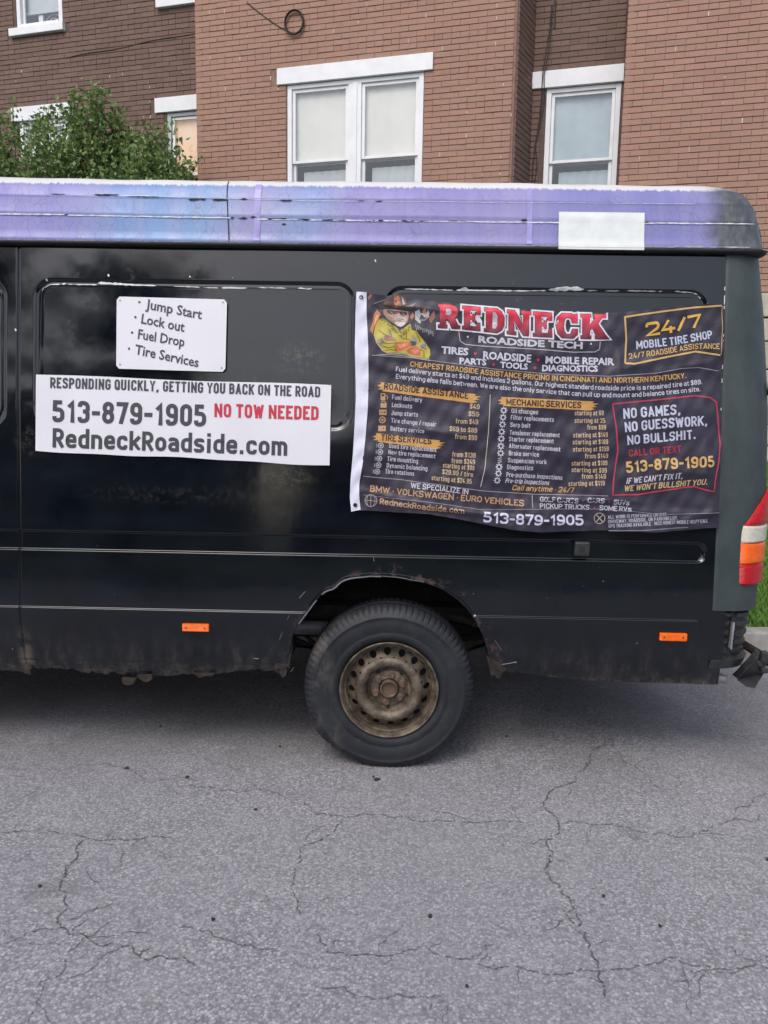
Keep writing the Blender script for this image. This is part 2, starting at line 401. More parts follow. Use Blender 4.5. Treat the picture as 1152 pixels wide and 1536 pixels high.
# ================================================================== THE SETTING
def sheet(name, x0, x1, y0, y1, z, mat, nx=1, ny=1, zf=None):
    xs = np.linspace(x0, x1, nx+1); ys = np.linspace(y0, y1, ny+1)
    Xg, Yg = np.meshgrid(xs, ys); Zg = np.full_like(Xg, z) if zf is None else zf(Xg, Yg)
    V, Q = grid_mesh(np.stack([Xg, Yg, Zg], -1)); return np_mesh(name, V, Q, mat)
road = tag(sheet('road', -300, 300, -8.0, 1.80, 0, M['asphalt']), kind='structure')

def fract(pts, it=4, amp=.16):
    pts = [np.array(p, float) for p in pts]
    for _ in range(it):
        out = [pts[0]]
        for a, b in zip(pts[:-1], pts[1:]):
            d = b-a; n = np.array([-d[1], d[0]]); out += [(a+b)/2 + n*rng.uniform(-amp, amp), b]
        pts = out
    return pts
cr = MB()
def crack(pp, w0=.004, w1=.009, it=4, depth=True, world=False):
    g = [np.array(q) for q in pp] if world else [ground(x, y)[:2] for x, y in pp]
    g = fract(g, it, .2)
    n = len(g); L_, R_ = [], []
    for i, p in enumerate(g):
        t = g[min(i+1, n-1)] - g[max(i-1, 0)]; t /= (np.linalg.norm(t)+1e-9); nn = np.array([-t[1], t[0]])
        e = min(1, i/3, (n-1-i)/3); w = e*rng.uniform(w0, w1)*(.35+.65*abs(math.sin(i*.37+g[0][0]*3)))/2 + .0004
        L_.append((*(p+nn*w), .003)); R_.append((*(p-nn*w*rng.uniform(.5, 1.3)), .003))
    ph = g[0][0]*7; keep = [i for i in range(n-1) if math.sin(i*.21+ph)+math.sin(i*.57+ph*2)+.6*math.sin(i*1.3+ph) > -1.05]
    cr.add(L_+R_, [(i, i+n, i+n+1, i+1) for i in keep])
    if w1 > .0012 and depth:
        for _ in range(max(1, n//40)):
            i = rng.integers(2, n-2); a = rng.uniform(0, 6.28); L0 = rng.uniform(.05, .22)
            q = [tuple(g[i]), tuple(g[i]+np.array([math.cos(a), math.sin(a)])*L0*.5+rng.normal(0, .01, 2)), tuple(g[i]+np.array([math.cos(a), math.sin(a)])*L0)]
            crack(q, w0*.4, w1*.4, 3, False, True)
for pp, w in [([(0,1249),(45,1248),(90,1251),(128,1256),(170,1260),(215,1258),(262,1262)], 1),
              ([(128,1256),(118,1280),(98,1300),(92,1322),(98,1345),(88,1375),(92,1392),(130,1405),(150,1420),(200,1428),(250,1438),(292,1449)], 1.3),
              ([(278,1168),(292,1181),(350,1187),(420,1193),(452,1196)], .8), ([(462,1216),(495,1224),(520,1226),(570,1222),(612,1226),(660,1232),(702,1234),(752,1231),(800,1234)], 1),
              ([(515,1228),(490,1255),(450,1278),(443,1305),(440,1340),(452,1372)], 1), ([(468,1398),(490,1430),(530,1434),(600,1432),(642,1420)], 1),
              ([(270,1393),(320,1405),(360,1418),(415,1424)], 1), ([(905,1108),(880,1150),(855,1175),(820,1195),(830,1222),(838,1245),(832,1280),(815,1305),(840,1330),(862,1365),(878,1400),(888,1430),(900,1458),(908,1500)], 1.7),
              ([(838,1234),(880,1236),(930,1240),(980,1252),(1050,1250),(1090,1233),(1140,1221)], 1), ([(685,1438),(740,1455),(800,1458),(850,1462),(900,1458),(950,1453),(1000,1437),(1050,1448),(1100,1455),(1160,1457)], 1.1),
              ([(915,1105),(940,1145),(990,1182),(1003,1190)], .8), ([(470,1490),(560,1501),(640,1497),(668,1499)], .8), ([(1100,1233),(1130,1206),(1152,1190)], .7), ([(0,1420),(40,1400),(92,1393)], .7),
              ([(130,1405),(100,1450),(60,1475),(40,1536)], .6), ([(640,1422),(690,1440)], .6), ([(215,1258),(180,1290),(170,1310)], .5), ([(770,1062),(900,1075),(915,1105),(1020,1095),(1152,1110)], .7),
              ([(0,1150),(90,1158),(180,1150),(278,1168)], .6), ([(452,1196),(470,1216)], .6), ([(1095,1420),(1120,1440),(1160,1430)], .6)]:
    crack(pp, .0008*w, .0052*w, 5)
road_cracks = tag(cr.build('crack', M['road_crack'], road), kind='stuff')
db = MB()
for px, py, sz in [(565,1170,.014),(190,1153,.011),(320,1380,.008),(383,1215,.007),(645,1375,.008),(281,1166,.010),(560,1166,.006),(1152,1290,.01),(905,1345,.007),(420,1120,.006),(760,1105,.007),(240,1090,.008),(60,1330,.006),(990,1390,.006),(700,1480,.006)]:
    q = ground(px, py); k = 7; rr = [sz*rng.uniform(.5, 1.1) for _ in range(k)]; an = [2*math.pi*i/k for i in range(k)]
    db.add([(q[0]+r_*math.cos(a), q[1]+r_*math.sin(a), .002+rng.uniform(.002, .006)) for r_, a in zip(rr, an)]+[(q[0], q[1], .009)]+[(q[0]+r_*math.cos(a), q[1]+r_*math.sin(a), -.001) for r_, a in zip(rr, an)], [(i, (i+1) % k, k) for i in range(k)]+[(i, i+k+1, (i+1) % k+k+1, (i+1) % k) for i in range(k)])
tag(db.build('litter', simple('dark_litter', (.03, .026, .022), .9)), 'small dark crumbs and bits of leaf scattered over the road', 'litter', kind='stuff')
mk = MB()
for pp, w in [([(652,1216),(675,1219),(700,1228)], .016), ([(1098,1105),(1110,1100)], .006)]:
    g = [ground(x, y)[:2] for x, y in pp]; n = len(g)
    mk.add([(p[0], p[1]+w*.5, .0035) for p in g]+[(p[0], p[1]-w*.5, .0035) for p in g], [(i, i+n, i+n+1, i+1) for i in range(n-1)])
mk.build('chalk_scrape', simple('pale_scrape', (.27, .27, .28), .9, nscale=60, var=.3), road)

# kerb and the lawn bank rising to the house
k = MB()
for i in range(12):
    x0 = -22 + i*3.6; k.box(x0+.004, x0+3.596, 1.80, 1.95, -.1, .13 + rng.uniform(-.004, .004))
kerb = tag(k.build('kerb', M['concrete'], None, bevel=.012), kind='structure')
k2 = MB(); k2.box(-60, 60, -8.15, -8.0, -.1, .13); tag(k2.build('kerb', M['concrete'], None, bevel=.01), kind='structure')
def bank(X, Y): return .115 + .84*np.clip((Y-2.0)/3.6, 0, 1)**.9
lawn = tag(sheet('lawn', -60, 60, 1.95, 7.0, 0, M['soil'], 60, 24, bank), kind='structure')
tag(sheet('ground', -300, 300, 7.0, 300, .955, M['soil']), kind='structure')
tag(sheet('ground', -300, 300, -300, -8.15, .10, M['soil']), kind='structure')
gv = []; gf = []
for i in range(42000):
    x = rng.uniform(.6, 5.2); y = 1.97 + 4.1*rng.random()**1.2; z = float(bank(x, y)) - .01
    h = rng.uniform(.05, .16); a = rng.uniform(0, 6.28); lean = rng.normal(0, .35, 2)*h; w = rng.uniform(.004, .009)
    b = len(gv); gv += [(x-w*math.cos(a), y-w*math.sin(a), z), (x+w*math.cos(a), y+w*math.sin(a), z), (x+lean[0]*.4+w*.6*math.cos(a), y+lean[1]*.4+w*.6*math.sin(a), z+h*.6), (x+lean[0], y+lean[1], z+h)]
    gf += [(b, b+1, b+2), (b, b+2, b+3)]
me = bpy.data.meshes.new('grass'); me.from_pydata(gv, [], gf)
tag(link('grass', me, M['grass']), 'tall bright green grass on the bank behind the kerb', 'grass', kind='stuff')

# ================================================================== THE BRICK HOUSE
TH = R(-15.4) + YAW
D = np.array([math.cos(TH), math.sin(TH)]); NN = np.array([math.sin(TH), -math.cos(TH)])
O2 = np.array([1.206, 6.429])
house = tag(empty('brick_building', (float(O2[0]), float(O2[1]), .95)), 'tall brown painted brick building with white lintels behind the black van', 'building')
def W(t, z, back=0., dir_=None, org=None):
    p = (O2 if org is None else org) + (D if dir_ is None else dir_)*t - (NN if dir_ is None else np.array([dir_[1], -dir_[0]]))*back
    return (float(p[0]), float(p[1]), float(z))
PB, PH = .2105, .0665
variants = {}
def brick_mesh(kind, tint_id, base):
    key = (kind, tint_id)
    if key in variants: return variants[key]
    L = {'full': PB-.0022, 'half': PB/2-.0022}[kind]; h = PH-.0068; d = .03; r = .003
    b = MB(); x0, x1, z0, z1 = -L/2, L/2, -h/2, h/2
    vr = .09 if base[0] < .2 else .055; t = base*rng.uniform(1-vr, 1+vr)*(1 + rng.normal(0, .018, 3))
    vs = [(x0, 0, z0), (x1, 0, z0), (x1, 0, z1), (x0, 0, z1), (x0, d, z0), (x1, d, z0), (x1, d, z1), (x0, d, z1),
          (x0+r, -r, z0+r), (x1-r, -r, z0+r), (x1-r, -r, z1-r), (x0+r, -r, z1-r)]
    fs = [(8, 9, 10, 11), (0, 1, 9, 8), (1, 2, 10, 9), (2, 3, 11, 10), (3, 0, 8, 11), (0, 4, 5, 1), (1, 5, 6, 2), (2, 6, 7, 3), (3, 7, 4, 0)]
    me = bpy.data.meshes.new('brick'); me.from_pydata(vs, [], fs); ca = me.attributes.new('tint', 'FLOAT_COLOR', 'FACE')
    buf = np.ones((len(fs), 4), np.float32); buf[:, :3] = t; ca.data.foreach_set('color', buf.ravel()); me.materials.append(M['brick'])
    variants[key] = (me, np.array(vs), fs, t); return variants[key]
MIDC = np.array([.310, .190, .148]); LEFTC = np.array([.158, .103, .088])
all_bricks = []      # (wall id, centre, direction, kind, tint id, base)
def lay(wall, org, dir_, t0, t1, z0, z1, openings, base):
    n = int(round((z1-z0)/PH)); dir_ = np.array(dir_)
    for c in range(n):
        zc = z0 + (c+.5)*PH; off = 0 if c % 2 else PB/2
        header = (c % 6 == 3)
        t = t0
        first = True
        while t < t1 - .03:
            w = PB/2 if header else PB
            if first and c % 2: w = PB/2
            first = False
            kind = 'half'if w < PB*.75 else 'full'
            if t + w > t1 + .01:
                w = PB/2; kind = 'half'
                if t + w > t1 + .03: break
            tc = t + w/2; t += w
            if any(a-.02 < tc+w/2-.03 and tc-w/2+.03 < b+.02 and za < zc < zb for a, b, za, zb in openings): 
                # try a half brick at the opening's side
                for hc in (tc-w/4, tc+w/4):
                    if kind == 'full' and not any(a < hc+.05 and hc-.05 < b and za < zc < zb for a, b, za, zb in openings):
                        all_bricks.append((wall, org + dir_*hc, dir_, zc, 'half', rng.integers(9), base))
                continue
            all_bricks.append((wall, org + dir_*tc, dir_, zc, kind, rng.integers(9), base))
def backing(name, org, dir_, t0, t1, z0, z1, openings, mat, depth=.008):
    ts = sorted({t0, t1, *[max(t0, min(t1, v)) for o in openings for v in o[:2]]}); zs = sorted({z0, z1, *[v for o in openings for v in o[2:]]})
    b = MB(); nrm = np.array([dir_[1], -dir_[0]])
    for a, c in zip(ts[:-1], ts[1:]):
        for e, g in zip(zs[:-1], zs[1:]):
            if any(o[0] <= a+1e-6 and c <= o[1]+1e-6 and o[2] <= e+1e-6 and g <= o[3]+1e-6 for o in openings): continue
            P = [org + np.array(dir_)*v for v in (a, c)]
            q = [(*(p - nrm*dd), z) for dd in (depth, depth+.18) for p in P for z in (e, g)]
            b.add(q, [(0, 2, 3, 1), (4, 5, 7, 6), (0, 1, 5, 4), (2, 6, 7, 3), (1, 3, 7, 5), (0, 4, 6, 2)])
    return b.build(name, mat, house)
ZT = 9.0
def zc_(z): return 2.9 + round((z-2.9)/PH)*PH
W1 = (-7.21, -6.43, zc_(6.86), zc_(8.5)); W2 = (-4.80, -4.02, zc_(7.0), zc_(8.6)); W3 = (-7.25, -6.40, zc_(3.7), zc_(5.60)); W4 = (-4.80, -3.95, zc_(3.7), zc_(5.55))
W5 = (-2.79, -1.015, zc_(3.7), zc_(5.54)); W6 = (.40, 1.28, zc_(3.7), zc_(5.46))
lintels = {'W1s': (-7.305, -6.385, W1[2]-PH*1.65, W1[2]), 'W2s': (-4.90, -3.9, W2[2]-PH*1.9, W2[2]), 'W3l': (-7.36, -6.30, W3[3], W3[3]+PH*3), 'W4l': (-4.97, -3.85, W4[3], W4[3]+PH*3),
           'W5l': (-2.916, -.903, W5[3], W5[3]+PH*3), 'W6l': (.222, 1.30, W6[3], W6[3]+PH*3)}
bd = .5
orgB = O2 - NN*bd
left_op = [W1, W2, W3, W4] + [lintels[k] for k in ('W1s', 'W2s', 'W3l', 'W4l')]
mid_op = [W5, lintels['W5l']]; rec_op = [W6, lintels['W6l']]
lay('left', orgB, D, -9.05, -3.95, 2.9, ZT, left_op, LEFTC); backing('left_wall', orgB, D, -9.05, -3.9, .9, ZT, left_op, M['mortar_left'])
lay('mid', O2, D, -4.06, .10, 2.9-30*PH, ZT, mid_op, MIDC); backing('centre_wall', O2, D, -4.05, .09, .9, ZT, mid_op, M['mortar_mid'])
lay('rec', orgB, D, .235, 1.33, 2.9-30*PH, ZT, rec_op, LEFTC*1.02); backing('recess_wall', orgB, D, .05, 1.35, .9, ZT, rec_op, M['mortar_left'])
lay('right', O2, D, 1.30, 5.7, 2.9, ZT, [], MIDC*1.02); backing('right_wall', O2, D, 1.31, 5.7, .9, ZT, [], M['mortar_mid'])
# returns
pA = O2 + D*.10; pB = orgB + D*.235; dv = pB-pA; ln = np.linalg.norm(dv); dv = dv/ln
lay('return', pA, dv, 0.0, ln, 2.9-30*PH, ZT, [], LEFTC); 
def plain_slab(name, a, b, th, z0, z1, mat):
    d = (b-a)/np.linalg.norm(b-a); n = np.array([d[1], -d[0]]); m = MB()
    q = [(*(p-n*dd), z) for dd in (.012, .012+th) for p in (a, b) for z in (z0, z1)]
    m.add(q, [(0, 2, 3, 1), (4, 5, 7, 6), (0, 1, 5, 4), (2, 6, 7, 3), (1, 3, 7, 5), (0, 4, 6, 2)]); return m.build(name, mat, house)
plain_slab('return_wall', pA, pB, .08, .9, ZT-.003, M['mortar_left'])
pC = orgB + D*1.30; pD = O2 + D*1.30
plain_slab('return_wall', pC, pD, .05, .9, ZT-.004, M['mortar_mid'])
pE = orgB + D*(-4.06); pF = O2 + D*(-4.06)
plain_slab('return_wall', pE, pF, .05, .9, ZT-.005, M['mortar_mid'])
# which bricks show largest: nearest ones inside the frame and above the van
def show(b):
    w_, p, d_, z, *_ = b
    v = np.array([p[0], p[1], z]) - CAM; dd = v@fwd; x = 576+F*(v@right)/dd; y = 768-F*(v@up)/dd
    nrm = np.array([d_[1], -d_[0], 0]); facing = -(v@nrm)/np.linalg.norm(v)
    vis = -5 < x < 1157 and -5 < y < 268 or (1128 < x < 1157 and y < 440)
    return (facing/dd**2) if vis and w_ != 'ret2' else -1
all_bricks.sort(key=show, reverse=True)
hl = Vector(house.location)
for i, (w_, p, d_, z, kind, ti, base) in enumerate(all_bricks[:300]):
    me = brick_mesh(kind, (int(ti), w_), base)[0]
    o = bpy.data.objects.new('brick', me); col.objects.link(o); o.parent = house
    n = np.array([d_[1], -d_[0]]); p = p + n*rng.uniform(-.002, .0015)
    o.location = Vector((p[0], p[1], z+rng.uniform(-.0012, .0012))) - hl; o.rotation_euler = (rng.normal(0, .006), rng.normal(0, .003), math.atan2(d_[1], d_[0]))
BV, BF, BT = [], [], []; nb = 0
for w_, p, d_, z, kind, ti, base in all_bricks[300:]:
    _, vs, fs, t = brick_mesh(kind, (int(ti), w_), base)
    n = np.array([d_[1], -d_[0]]); p = p + n*rng.uniform(-.002, .0015); zz = z + rng.uniform(-.0012, .0012)
    vs = vs + rng.normal(0, .0006, vs.shape)
    q = np.empty((len(vs), 3)); q[:, :2] = p + vs[:, :1]*d_ - vs[:, 1:2]*n; q[:, 2] = zz + vs[:, 2]
    BV.append(q); BF += [tuple(nb+i for i in f) for f in fs]; nb += len(vs); BT += [np.append(t, 1)]*len(fs)
me = bpy.data.meshes.new('brick_courses'); me.from_pydata(np.concatenate(BV).tolist(), [], BF)
ca = me.attributes.new('tint', 'FLOAT_COLOR', 'FACE'); ca.data.foreach_set('color', np.array(BT, np.float32).ravel()); me.update()
tag(link('brick_courses', me, M['brick'], house), kind='stuff')
# lime specks in head joints
sp = MB()
for b in all_bricks:
    if rng.random() < (.04 if b[0] in ('mid', 'left') else .045) and b[0] != 'ret2':
        w_, p, d_, z, kind = b[:5]; n = np.array([d_[1], -d_[0]]); c = p + d_*(PB/2 if kind == 'full' else PB/4)
        h = rng.uniform(.010, .028); w = rng.uniform(.0025, .005); z += rng.uniform(-.012, .008)
        q = [(*(c + d_*(s*w) + n*o), z+e*h) for o in (-.01, .0045) for s in (-1, 1) for e in (-1, 1)]
        sp.add(q, [(0, 1, 3, 2), (4, 6, 7, 5), (0, 4, 5, 1), (2, 3, 7, 6), (1, 5, 7, 3), (0, 2, 6, 4)])
tag(sp.build('lime_specks', M['speck'], house), kind='stuff')
def wbox(m, t0, t1, z0, z1, f0, f1, back=0.):
    """box on the wall plane; f0..f1 = distance out of the wall (positive towards the street)"""
    q = [W(t, z, back-f) for f in (f0, f1) for t in (t0, t1) for z in (z0, z1)]
    m.add(q, [(0, 1, 3, 2), (4, 6, 7, 5), (0, 4, 5, 1), (2, 3, 7, 6), (1, 5, 7, 3), (0, 2, 6, 4)])
for k_, (t0, t1, z0, z1) in lintels.items():
    b = 0 if k_ == 'W5l' else bd; m = MB(); wbox(m, t0+.002, t1-.002, z0+.003, z1-.003, -.1, .028 if k_[2] == 'l' else .06, b)
    m.build('sill' if k_[2] == 's' else 'lintel', M['white_trim'], house, bevel=.005)
blindW = simple('cream_blind', (.66, .64, .60), .8, var=.05, nscale=3); blindG = simple('grey_blind', (.42, .45, .47), .8, var=.06, nscale=4)
blindB = simple('bluish_blind', (.36, .43, .47), .8, var=.12, nscale=3)
def mat_orange():
    m, nt, N, L, B = new_mat('lamplit_shade'); p = pos_node(nt); X, Y, Z = sep(nt, p)
    L.new(mix(nt, mapr(nt, noise(nt, p, 4, 3), .3, .7), (.75, .47, .26), (.70, .52, .38)), B.inputs['Base Color'])
    B.inputs['Emission Color'].default_value = (1, .55, .25, 1); B.inputs['Emission Strength'].default_value = .10; return m
blindO = mat_orange()
def window(op, back, zr, units, blinds, frame_mat=None, gap=None):
    """double-hung sash window filling the opening; blinds = (upper material, lower material)"""
    t0, t1, z0, z1 = op; fm = frame_mat or M['white_trim']
    f = MB(); fw = .06; t0 += .004; t1 -= .004; z1 -= .004
    wbox(f, t0, t0+fw, z0, z1, -.10, -.012, back); wbox(f, t1-fw, t1, z0, z1, -.10, -.012, back); wbox(f, t0+fw, t1-fw, z1-fw*.8, z1, -.10, -.014, back); wbox(f, t0+fw, t1-fw, z0, z0+fw, -.10, -.0, back)
    inner = [(t0+fw, t1-fw)]
    if units == 2:
        mc = (t0+t1)/2+.012; wbox(f, mc-.085, mc+.085, z0+fw, z1-fw*.8, -.10, -.016, back); wbox(f, mc-.03, mc+.03, z0+fw, z1-fw*.8, -.02, -.006, back)
        inner = [(t0+fw, mc-.085), (mc+.085, t1-fw)]
    fr = f.build('window', fm, house, bevel=.004)
    for a, b in inner:
        top = z1-fw*.8; s = MB(); sw = .042
        for za, zb, dep in ((zr, top, -.035), (z0+fw, zr+.03, -.062)):
            wbox(s, a+.002, a+sw, za, zb-.002, dep-.03, dep, back); wbox(s, b-sw, b-.002, za, zb-.002, dep-.03, dep, back)
            wbox(s, a+sw, b-sw, zb-sw, zb-.002, dep-.03, dep-.001, back); wbox(s, a+sw, b-sw, za, za+.034, dep-.03, dep-.002, back)
        s.build('sash', M['white_trim'], fr, bevel=.003)
        for za, zb, dep in ((zr+.034, top-sw, -.05), (z0+fw+.034, zr+.03-sw, -.077)):
            g = MB(); g.add([W(a+sw, za, back-dep), W(b-sw, za, back-dep), W(b-sw, zb, back-dep), W(a+sw, zb, back-dep)], [(0, 1, 2, 3)]); g.build('pane', M['glass'], fr)
        up_, lo_ = blinds
        if up_:
            m = MB(); nx = 24; P = []
            for (zz) in (zr-.02 if gap is None else gap, top):
                pass
            z_b = zr-.02 if gap is None else gap
            xs = np.linspace(a+.012, b-.012, nx); zs = np.linspace(z_b, top, 8)
            P = np.array([[W(x, z, back+.095+.003*math.sin(x*40+z*3)) for x in xs] for z in zs]); V, Q = grid_mesh(P); np_mesh('blind', V, Q, up_, fr)
        if lo_:
            xs = np.linspace(a+(b-a)*.16, b-.012, 24); zs = np.linspace(z0+fw, zr-.085, 6)
            P = np.array([[W(x, z, back+.13+.006*math.sin(x*55)) for x in xs] for z in zs]); V, Q = grid_mesh(P); np_mesh('curtain', V, Q, lo_, fr)
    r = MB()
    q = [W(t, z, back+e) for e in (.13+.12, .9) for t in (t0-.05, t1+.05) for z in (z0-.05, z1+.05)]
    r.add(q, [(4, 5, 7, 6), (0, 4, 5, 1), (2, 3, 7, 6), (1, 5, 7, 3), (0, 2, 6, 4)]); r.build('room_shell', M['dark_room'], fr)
    return fr
window(W5, 0, 4.62, 2, (blindW, blindG)); window(W6, bd, 4.565, 1, (blindB, blindB))
window(W4, bd, 4.72, 1, (blindO, blindG), M['grey_trim']); window(W3, bd, 4.7, 1, (blindW, blindW)); window(W1, bd, 7.78, 1, (None, None), None); window(W2, bd, 7.8, 1, (blindG, None))
# the blind pulled down over the upper left window and things on its ledge
m = MB(); wbox(m, W1[0]+.09, W1[1]-.09, 7.17, 8.4, -.15, -.145, bd); wbox(m, W1[0]+.07, W1[1]-.07, 7.13, 7.17, -.155, -.135, bd); m.build('blind', blindG, house)
fan = MB()
for rr_ in (.15, .10, .05):
    fan.tube([W(-6.72+rr_*math.cos(a), 6.98+rr_*math.sin(a), bd+.2) for a in np.linspace(0, 2*math.pi, 20)], .006, 5, cap=False)
wbox(fan, -6.95, -6.88, 6.9, 7.12, -.2, -.16, bd)
tag(fan.build('desk_fan', M['white_trim']), 'small white fan standing inside the upper left window', 'fan')
# cables on the wall
c = MB(); ring_c = (-2.675, 6.27)
for q_, rr_ in ((0, .122), (.012, .116), (.022, .125)):
    c.tube([W(ring_c[0]+rr_*math.cos(a), ring_c[1]+rr_*1.12*math.sin(a), -.02-q_) for a in np.linspace(0, 2*math.pi, 40)], .0075, 6, cap=False)
c.tube([W(ring_c[0]-.03+t*(-.62), 6.16+.42*t**1.25, -.008) for t in np.linspace(0, 1, 12)], .006, 5)
c.build('cable_loop', M['cable'], house)
c = MB()
for dx, amp in ((0, .02), (.035, .012)):
    c.tube([W(.42-.02*i+dx*(1 if i % 3 else 0)+.01*math.sin(i*1.7+dx*60), 6.35-.26*i, bd-.02-(.035 if 2 <= i <= 3 else 0)) for i in range(11)], .006, 5)
c.tube([W(.42+.045, 6.9-.2*i, bd-.012) for i in range(5)], .01, 5)
c.build('wall_cable', M['cable'], house)
c = MB(); c.tube([W(-6.4+.2*i, 6.42+.012*i+.01*math.sin(i*1.1), bd-.006) for i in range(12)], .006, 4); c.build('wall_cable', M['cable'], house)
# stone foundation under the right-hand wall
zz = .9; row = 0
while zz < 2.88:
    h = [.30, .24, .34, .27, .31, .26, .28][row % 7]; h = min(h, 2.89-zz); t = 1.31 - (.2 if row % 2 else 0)
    while t < 5.6:
        w = rng.uniform(.35, .7); a = max(t, 1.31); b_ = min(t+w, 5.68)
        if b_-a > .08:
            m = MB(); wbox(m, a+.008, b_-.008, zz+.008, zz+h-.008, -.008, .03+rng.uniform(0, .02)); m.build('foundation_stone', M['stone'], house, bevel=.012)
        t += w
    zz += h; row += 1

# ================================================================== SHRUBS
def leaf_cloud(pts, size, name, mat, parent, updir=.5):
    n = len(pts); pts = np.array(pts); V = []; Fc = []
    d = rng.normal(0, 1, (n, 3)); d[:, 2] += updir; d /= np.linalg.norm(d, axis=1)[:, None]
    s_ = rng.normal(0, 1, (n, 3)); s_ -= d*(s_*d).sum(1)[:, None]; s_ /= np.linalg.norm(s_, axis=1)[:, None]
    nr = np.cross(d, s_); L_ = size*rng.uniform(.6, 1.25, (n, 1)); w = L_*rng.uniform(.28, .4, (n, 1))
    A = pts; Bm = pts + d*L_*.45 + s_*w + nr*L_*.08; Cm = pts + d*L_; Dm = pts + d*L_*.45 - s_*w + nr*L_*.08
    V = np.stack([A, Bm, Cm, Dm], 1).reshape(-1, 3)
    i = np.arange(n)*4; Q = np.concatenate([np.stack([i, i+1, i+2], 1), np.stack([i, i+2, i+3], 1)])
    me = bpy.data.meshes.new(name); me.from_pydata(V.tolist(), [], Q.tolist())
    return link(name, me, mat, parent)
def shrub(cx, cy, zb, top, rad, nbr, label, flowers, zmin=3.4):
    root = tag(empty('flowering_shrub', (cx, cy, zb)), label, 'shrub', 'shrubs in front of the brick building')
    st = MB(); pts = []; fp = []
    for i in range(nbr):
        a = rng.uniform(0, 6.28); rr = rad*math.sqrt(rng.random()); q = rr/rad
        ht = (top-zb)*(1 - .17*q**2)*rng.uniform(.74, 1.03)
        ex, ey = cx + rr*math.cos(a), cy + rr*math.sin(a)*.75
        P = [Vector((cx + (ex-cx)*u**.7 + .04*math.sin(5*u+i), cy + (ey-cy)*u**.7, zb + ht*u)) for u in np.linspace(0, 1, 8)]
        st.tube(P, [.02*(1-u*.85) for u in np.linspace(0, 1, 8)], 5)
        for k in range(300):
            u = 1 - rng.random()*.55; f = u*7; j = min(6, int(f)); p = P[j].lerp(P[j+1], f-j)
            if p.z < zmin and rng.random() < .85: continue
            sp_ = .05 + .16*(1-u)
            pts.append((p.x+rng.normal(0, sp_), p.y+rng.normal(0, sp_), p.z+rng.normal(0, .05)))
        for k in range(rng.integers(1, 4)):   # side shoots
            f = rng.uniform(3.2, 6.6); j = int(f); p = P[j].lerp(P[j+1], f-j); dr = Vector((rng.normal(0, 1), rng.normal(0, 1), 1.2)).normalized(); L_ = rng.uniform(.2, .45)
            st.tube([p, p+dr*L_], [.006, .002], 4)
            for kk in range(22):
                pts.append(tuple(p + dr*L_*rng.random() + Vector(rng.normal(0, .03, 3))))
            if rng.random() < flowers: fp.append(p + dr*L_)
    st.build('stem', M['stem'], root)
    tag(leaf_cloud(pts, .068, 'foliage', M['leaf'], root, .4), kind='stuff')
    fl = MB()
    for p in fp[:14]:
        for k in range(5):
            a = k*1.256; c0 = np.array(p); e1 = np.array([math.cos(a), -.5, math.sin(a)])*.045; e2 = np.array([math.cos(a+.5), -.6, math.sin(a+.5)])*.05; e3 = np.array([math.cos(a+1), -.5, math.sin(a+1)])*.045
            fl.add([c0, c0+e1, c0+e2, c0+e3], [(0, 1, 2, 3)])
    if fl.v: fl.build('blossom', M['petal'], root)
    return root
shrub(-3.80, 6.9, .95, 5.50, .50, 80, 'tallest leafy shrub hiding the white lintel left of centre', .0)
shrub(-4.62, 7.0, .95, 5.20, .95, 130, 'leafy shrub with pink flowers at the left edge of the photo', .16)
shrub(-3.08, 6.75, .95, 5.02, .56, 95, 'smaller leafy shrub beside the window with the orange blind', .02)

# ================================================================== ACROSS THE STREET (seen only as reflections)
def far_tree(x, y, h, rad, label):
    root = tag(empty('tree', (x, y, .1)), label, 'tree', 'trees across the street')
    t = MB(); t.tube([(x, y, 0), (x+.1, y, h*.45), (x-.1, y, h*.85)], [.22, .15, .05], 8)
    pts = []
    for i in range(46):
        a = rng.uniform(0, 6.28); u = rng.uniform(.28, 1); L_ = rad*(1-.6*u)*rng.uniform(.6, 1.1)*1.4; z = h*u*.95
        P = Vector((x, y, z)); E = P + Vector((math.cos(a)*L_, math.sin(a)*L_, rng.uniform(-.1, .5)*L_)); t.tube([P, E], [.04, .01], 4)
        for k in range(55):
            f = rng.uniform(.2, 1); q = P.lerp(E, f); pts.append((q.x+rng.normal(0, .16), q.y+rng.normal(0, .16), q.z+rng.normal(0, .11)))
    t.build('trunk', M['stem'], root); tag(leaf_cloud(pts, .3, 'crown', M['leaf_far'], root, -.2), kind='stuff')
far_tree(-5.2, -11.5, 7.4, 1.7, 'spruce like tree across the street facing the van'); far_tree(-9.5, -13, 9.5, 3, 'broad tree across the street farther left')
far_tree(10.5, -14, 6.5, 3, 'broad tree across the street at the right')
def far_house(x0, x1, mat, label):
    root = tag(empty('house', ((x0+x1)/2, -18, .1)), label, 'house', 'houses across the street')
    m = MB(); m.box(x0, x1, -24, -18, .1, 3.3); m.build('wall', mat, root)
    m = MB(); m.add([(x0-.3, -17.6, 3.2), (x1+.3, -17.6, 3.2), (x1+.3, -21, 5.3), (x0-.3, -21, 5.3), (x0-.3, -24.4, 3.2), (x1+.3, -24.4, 3.2)], [(0, 1, 2, 3), (3, 2, 5, 4), (0, 3, 4), (1, 5, 2)])
    m.build('roof', M['rusty'], root)
    for i in range(3):
        xx = x0 + (x1-x0)*(i+.5)/3; m = MB(); m.box(xx-.5, xx+.5, -18.0, -17.95, 1.1, 2.4); w_ = m.build('window', M['white_trim'], root)
        m = MB(); m.box(xx-.43, xx+.43, -17.95, -17.94, 1.17, 2.33); m.build('pane', M['dark_room'], w_)
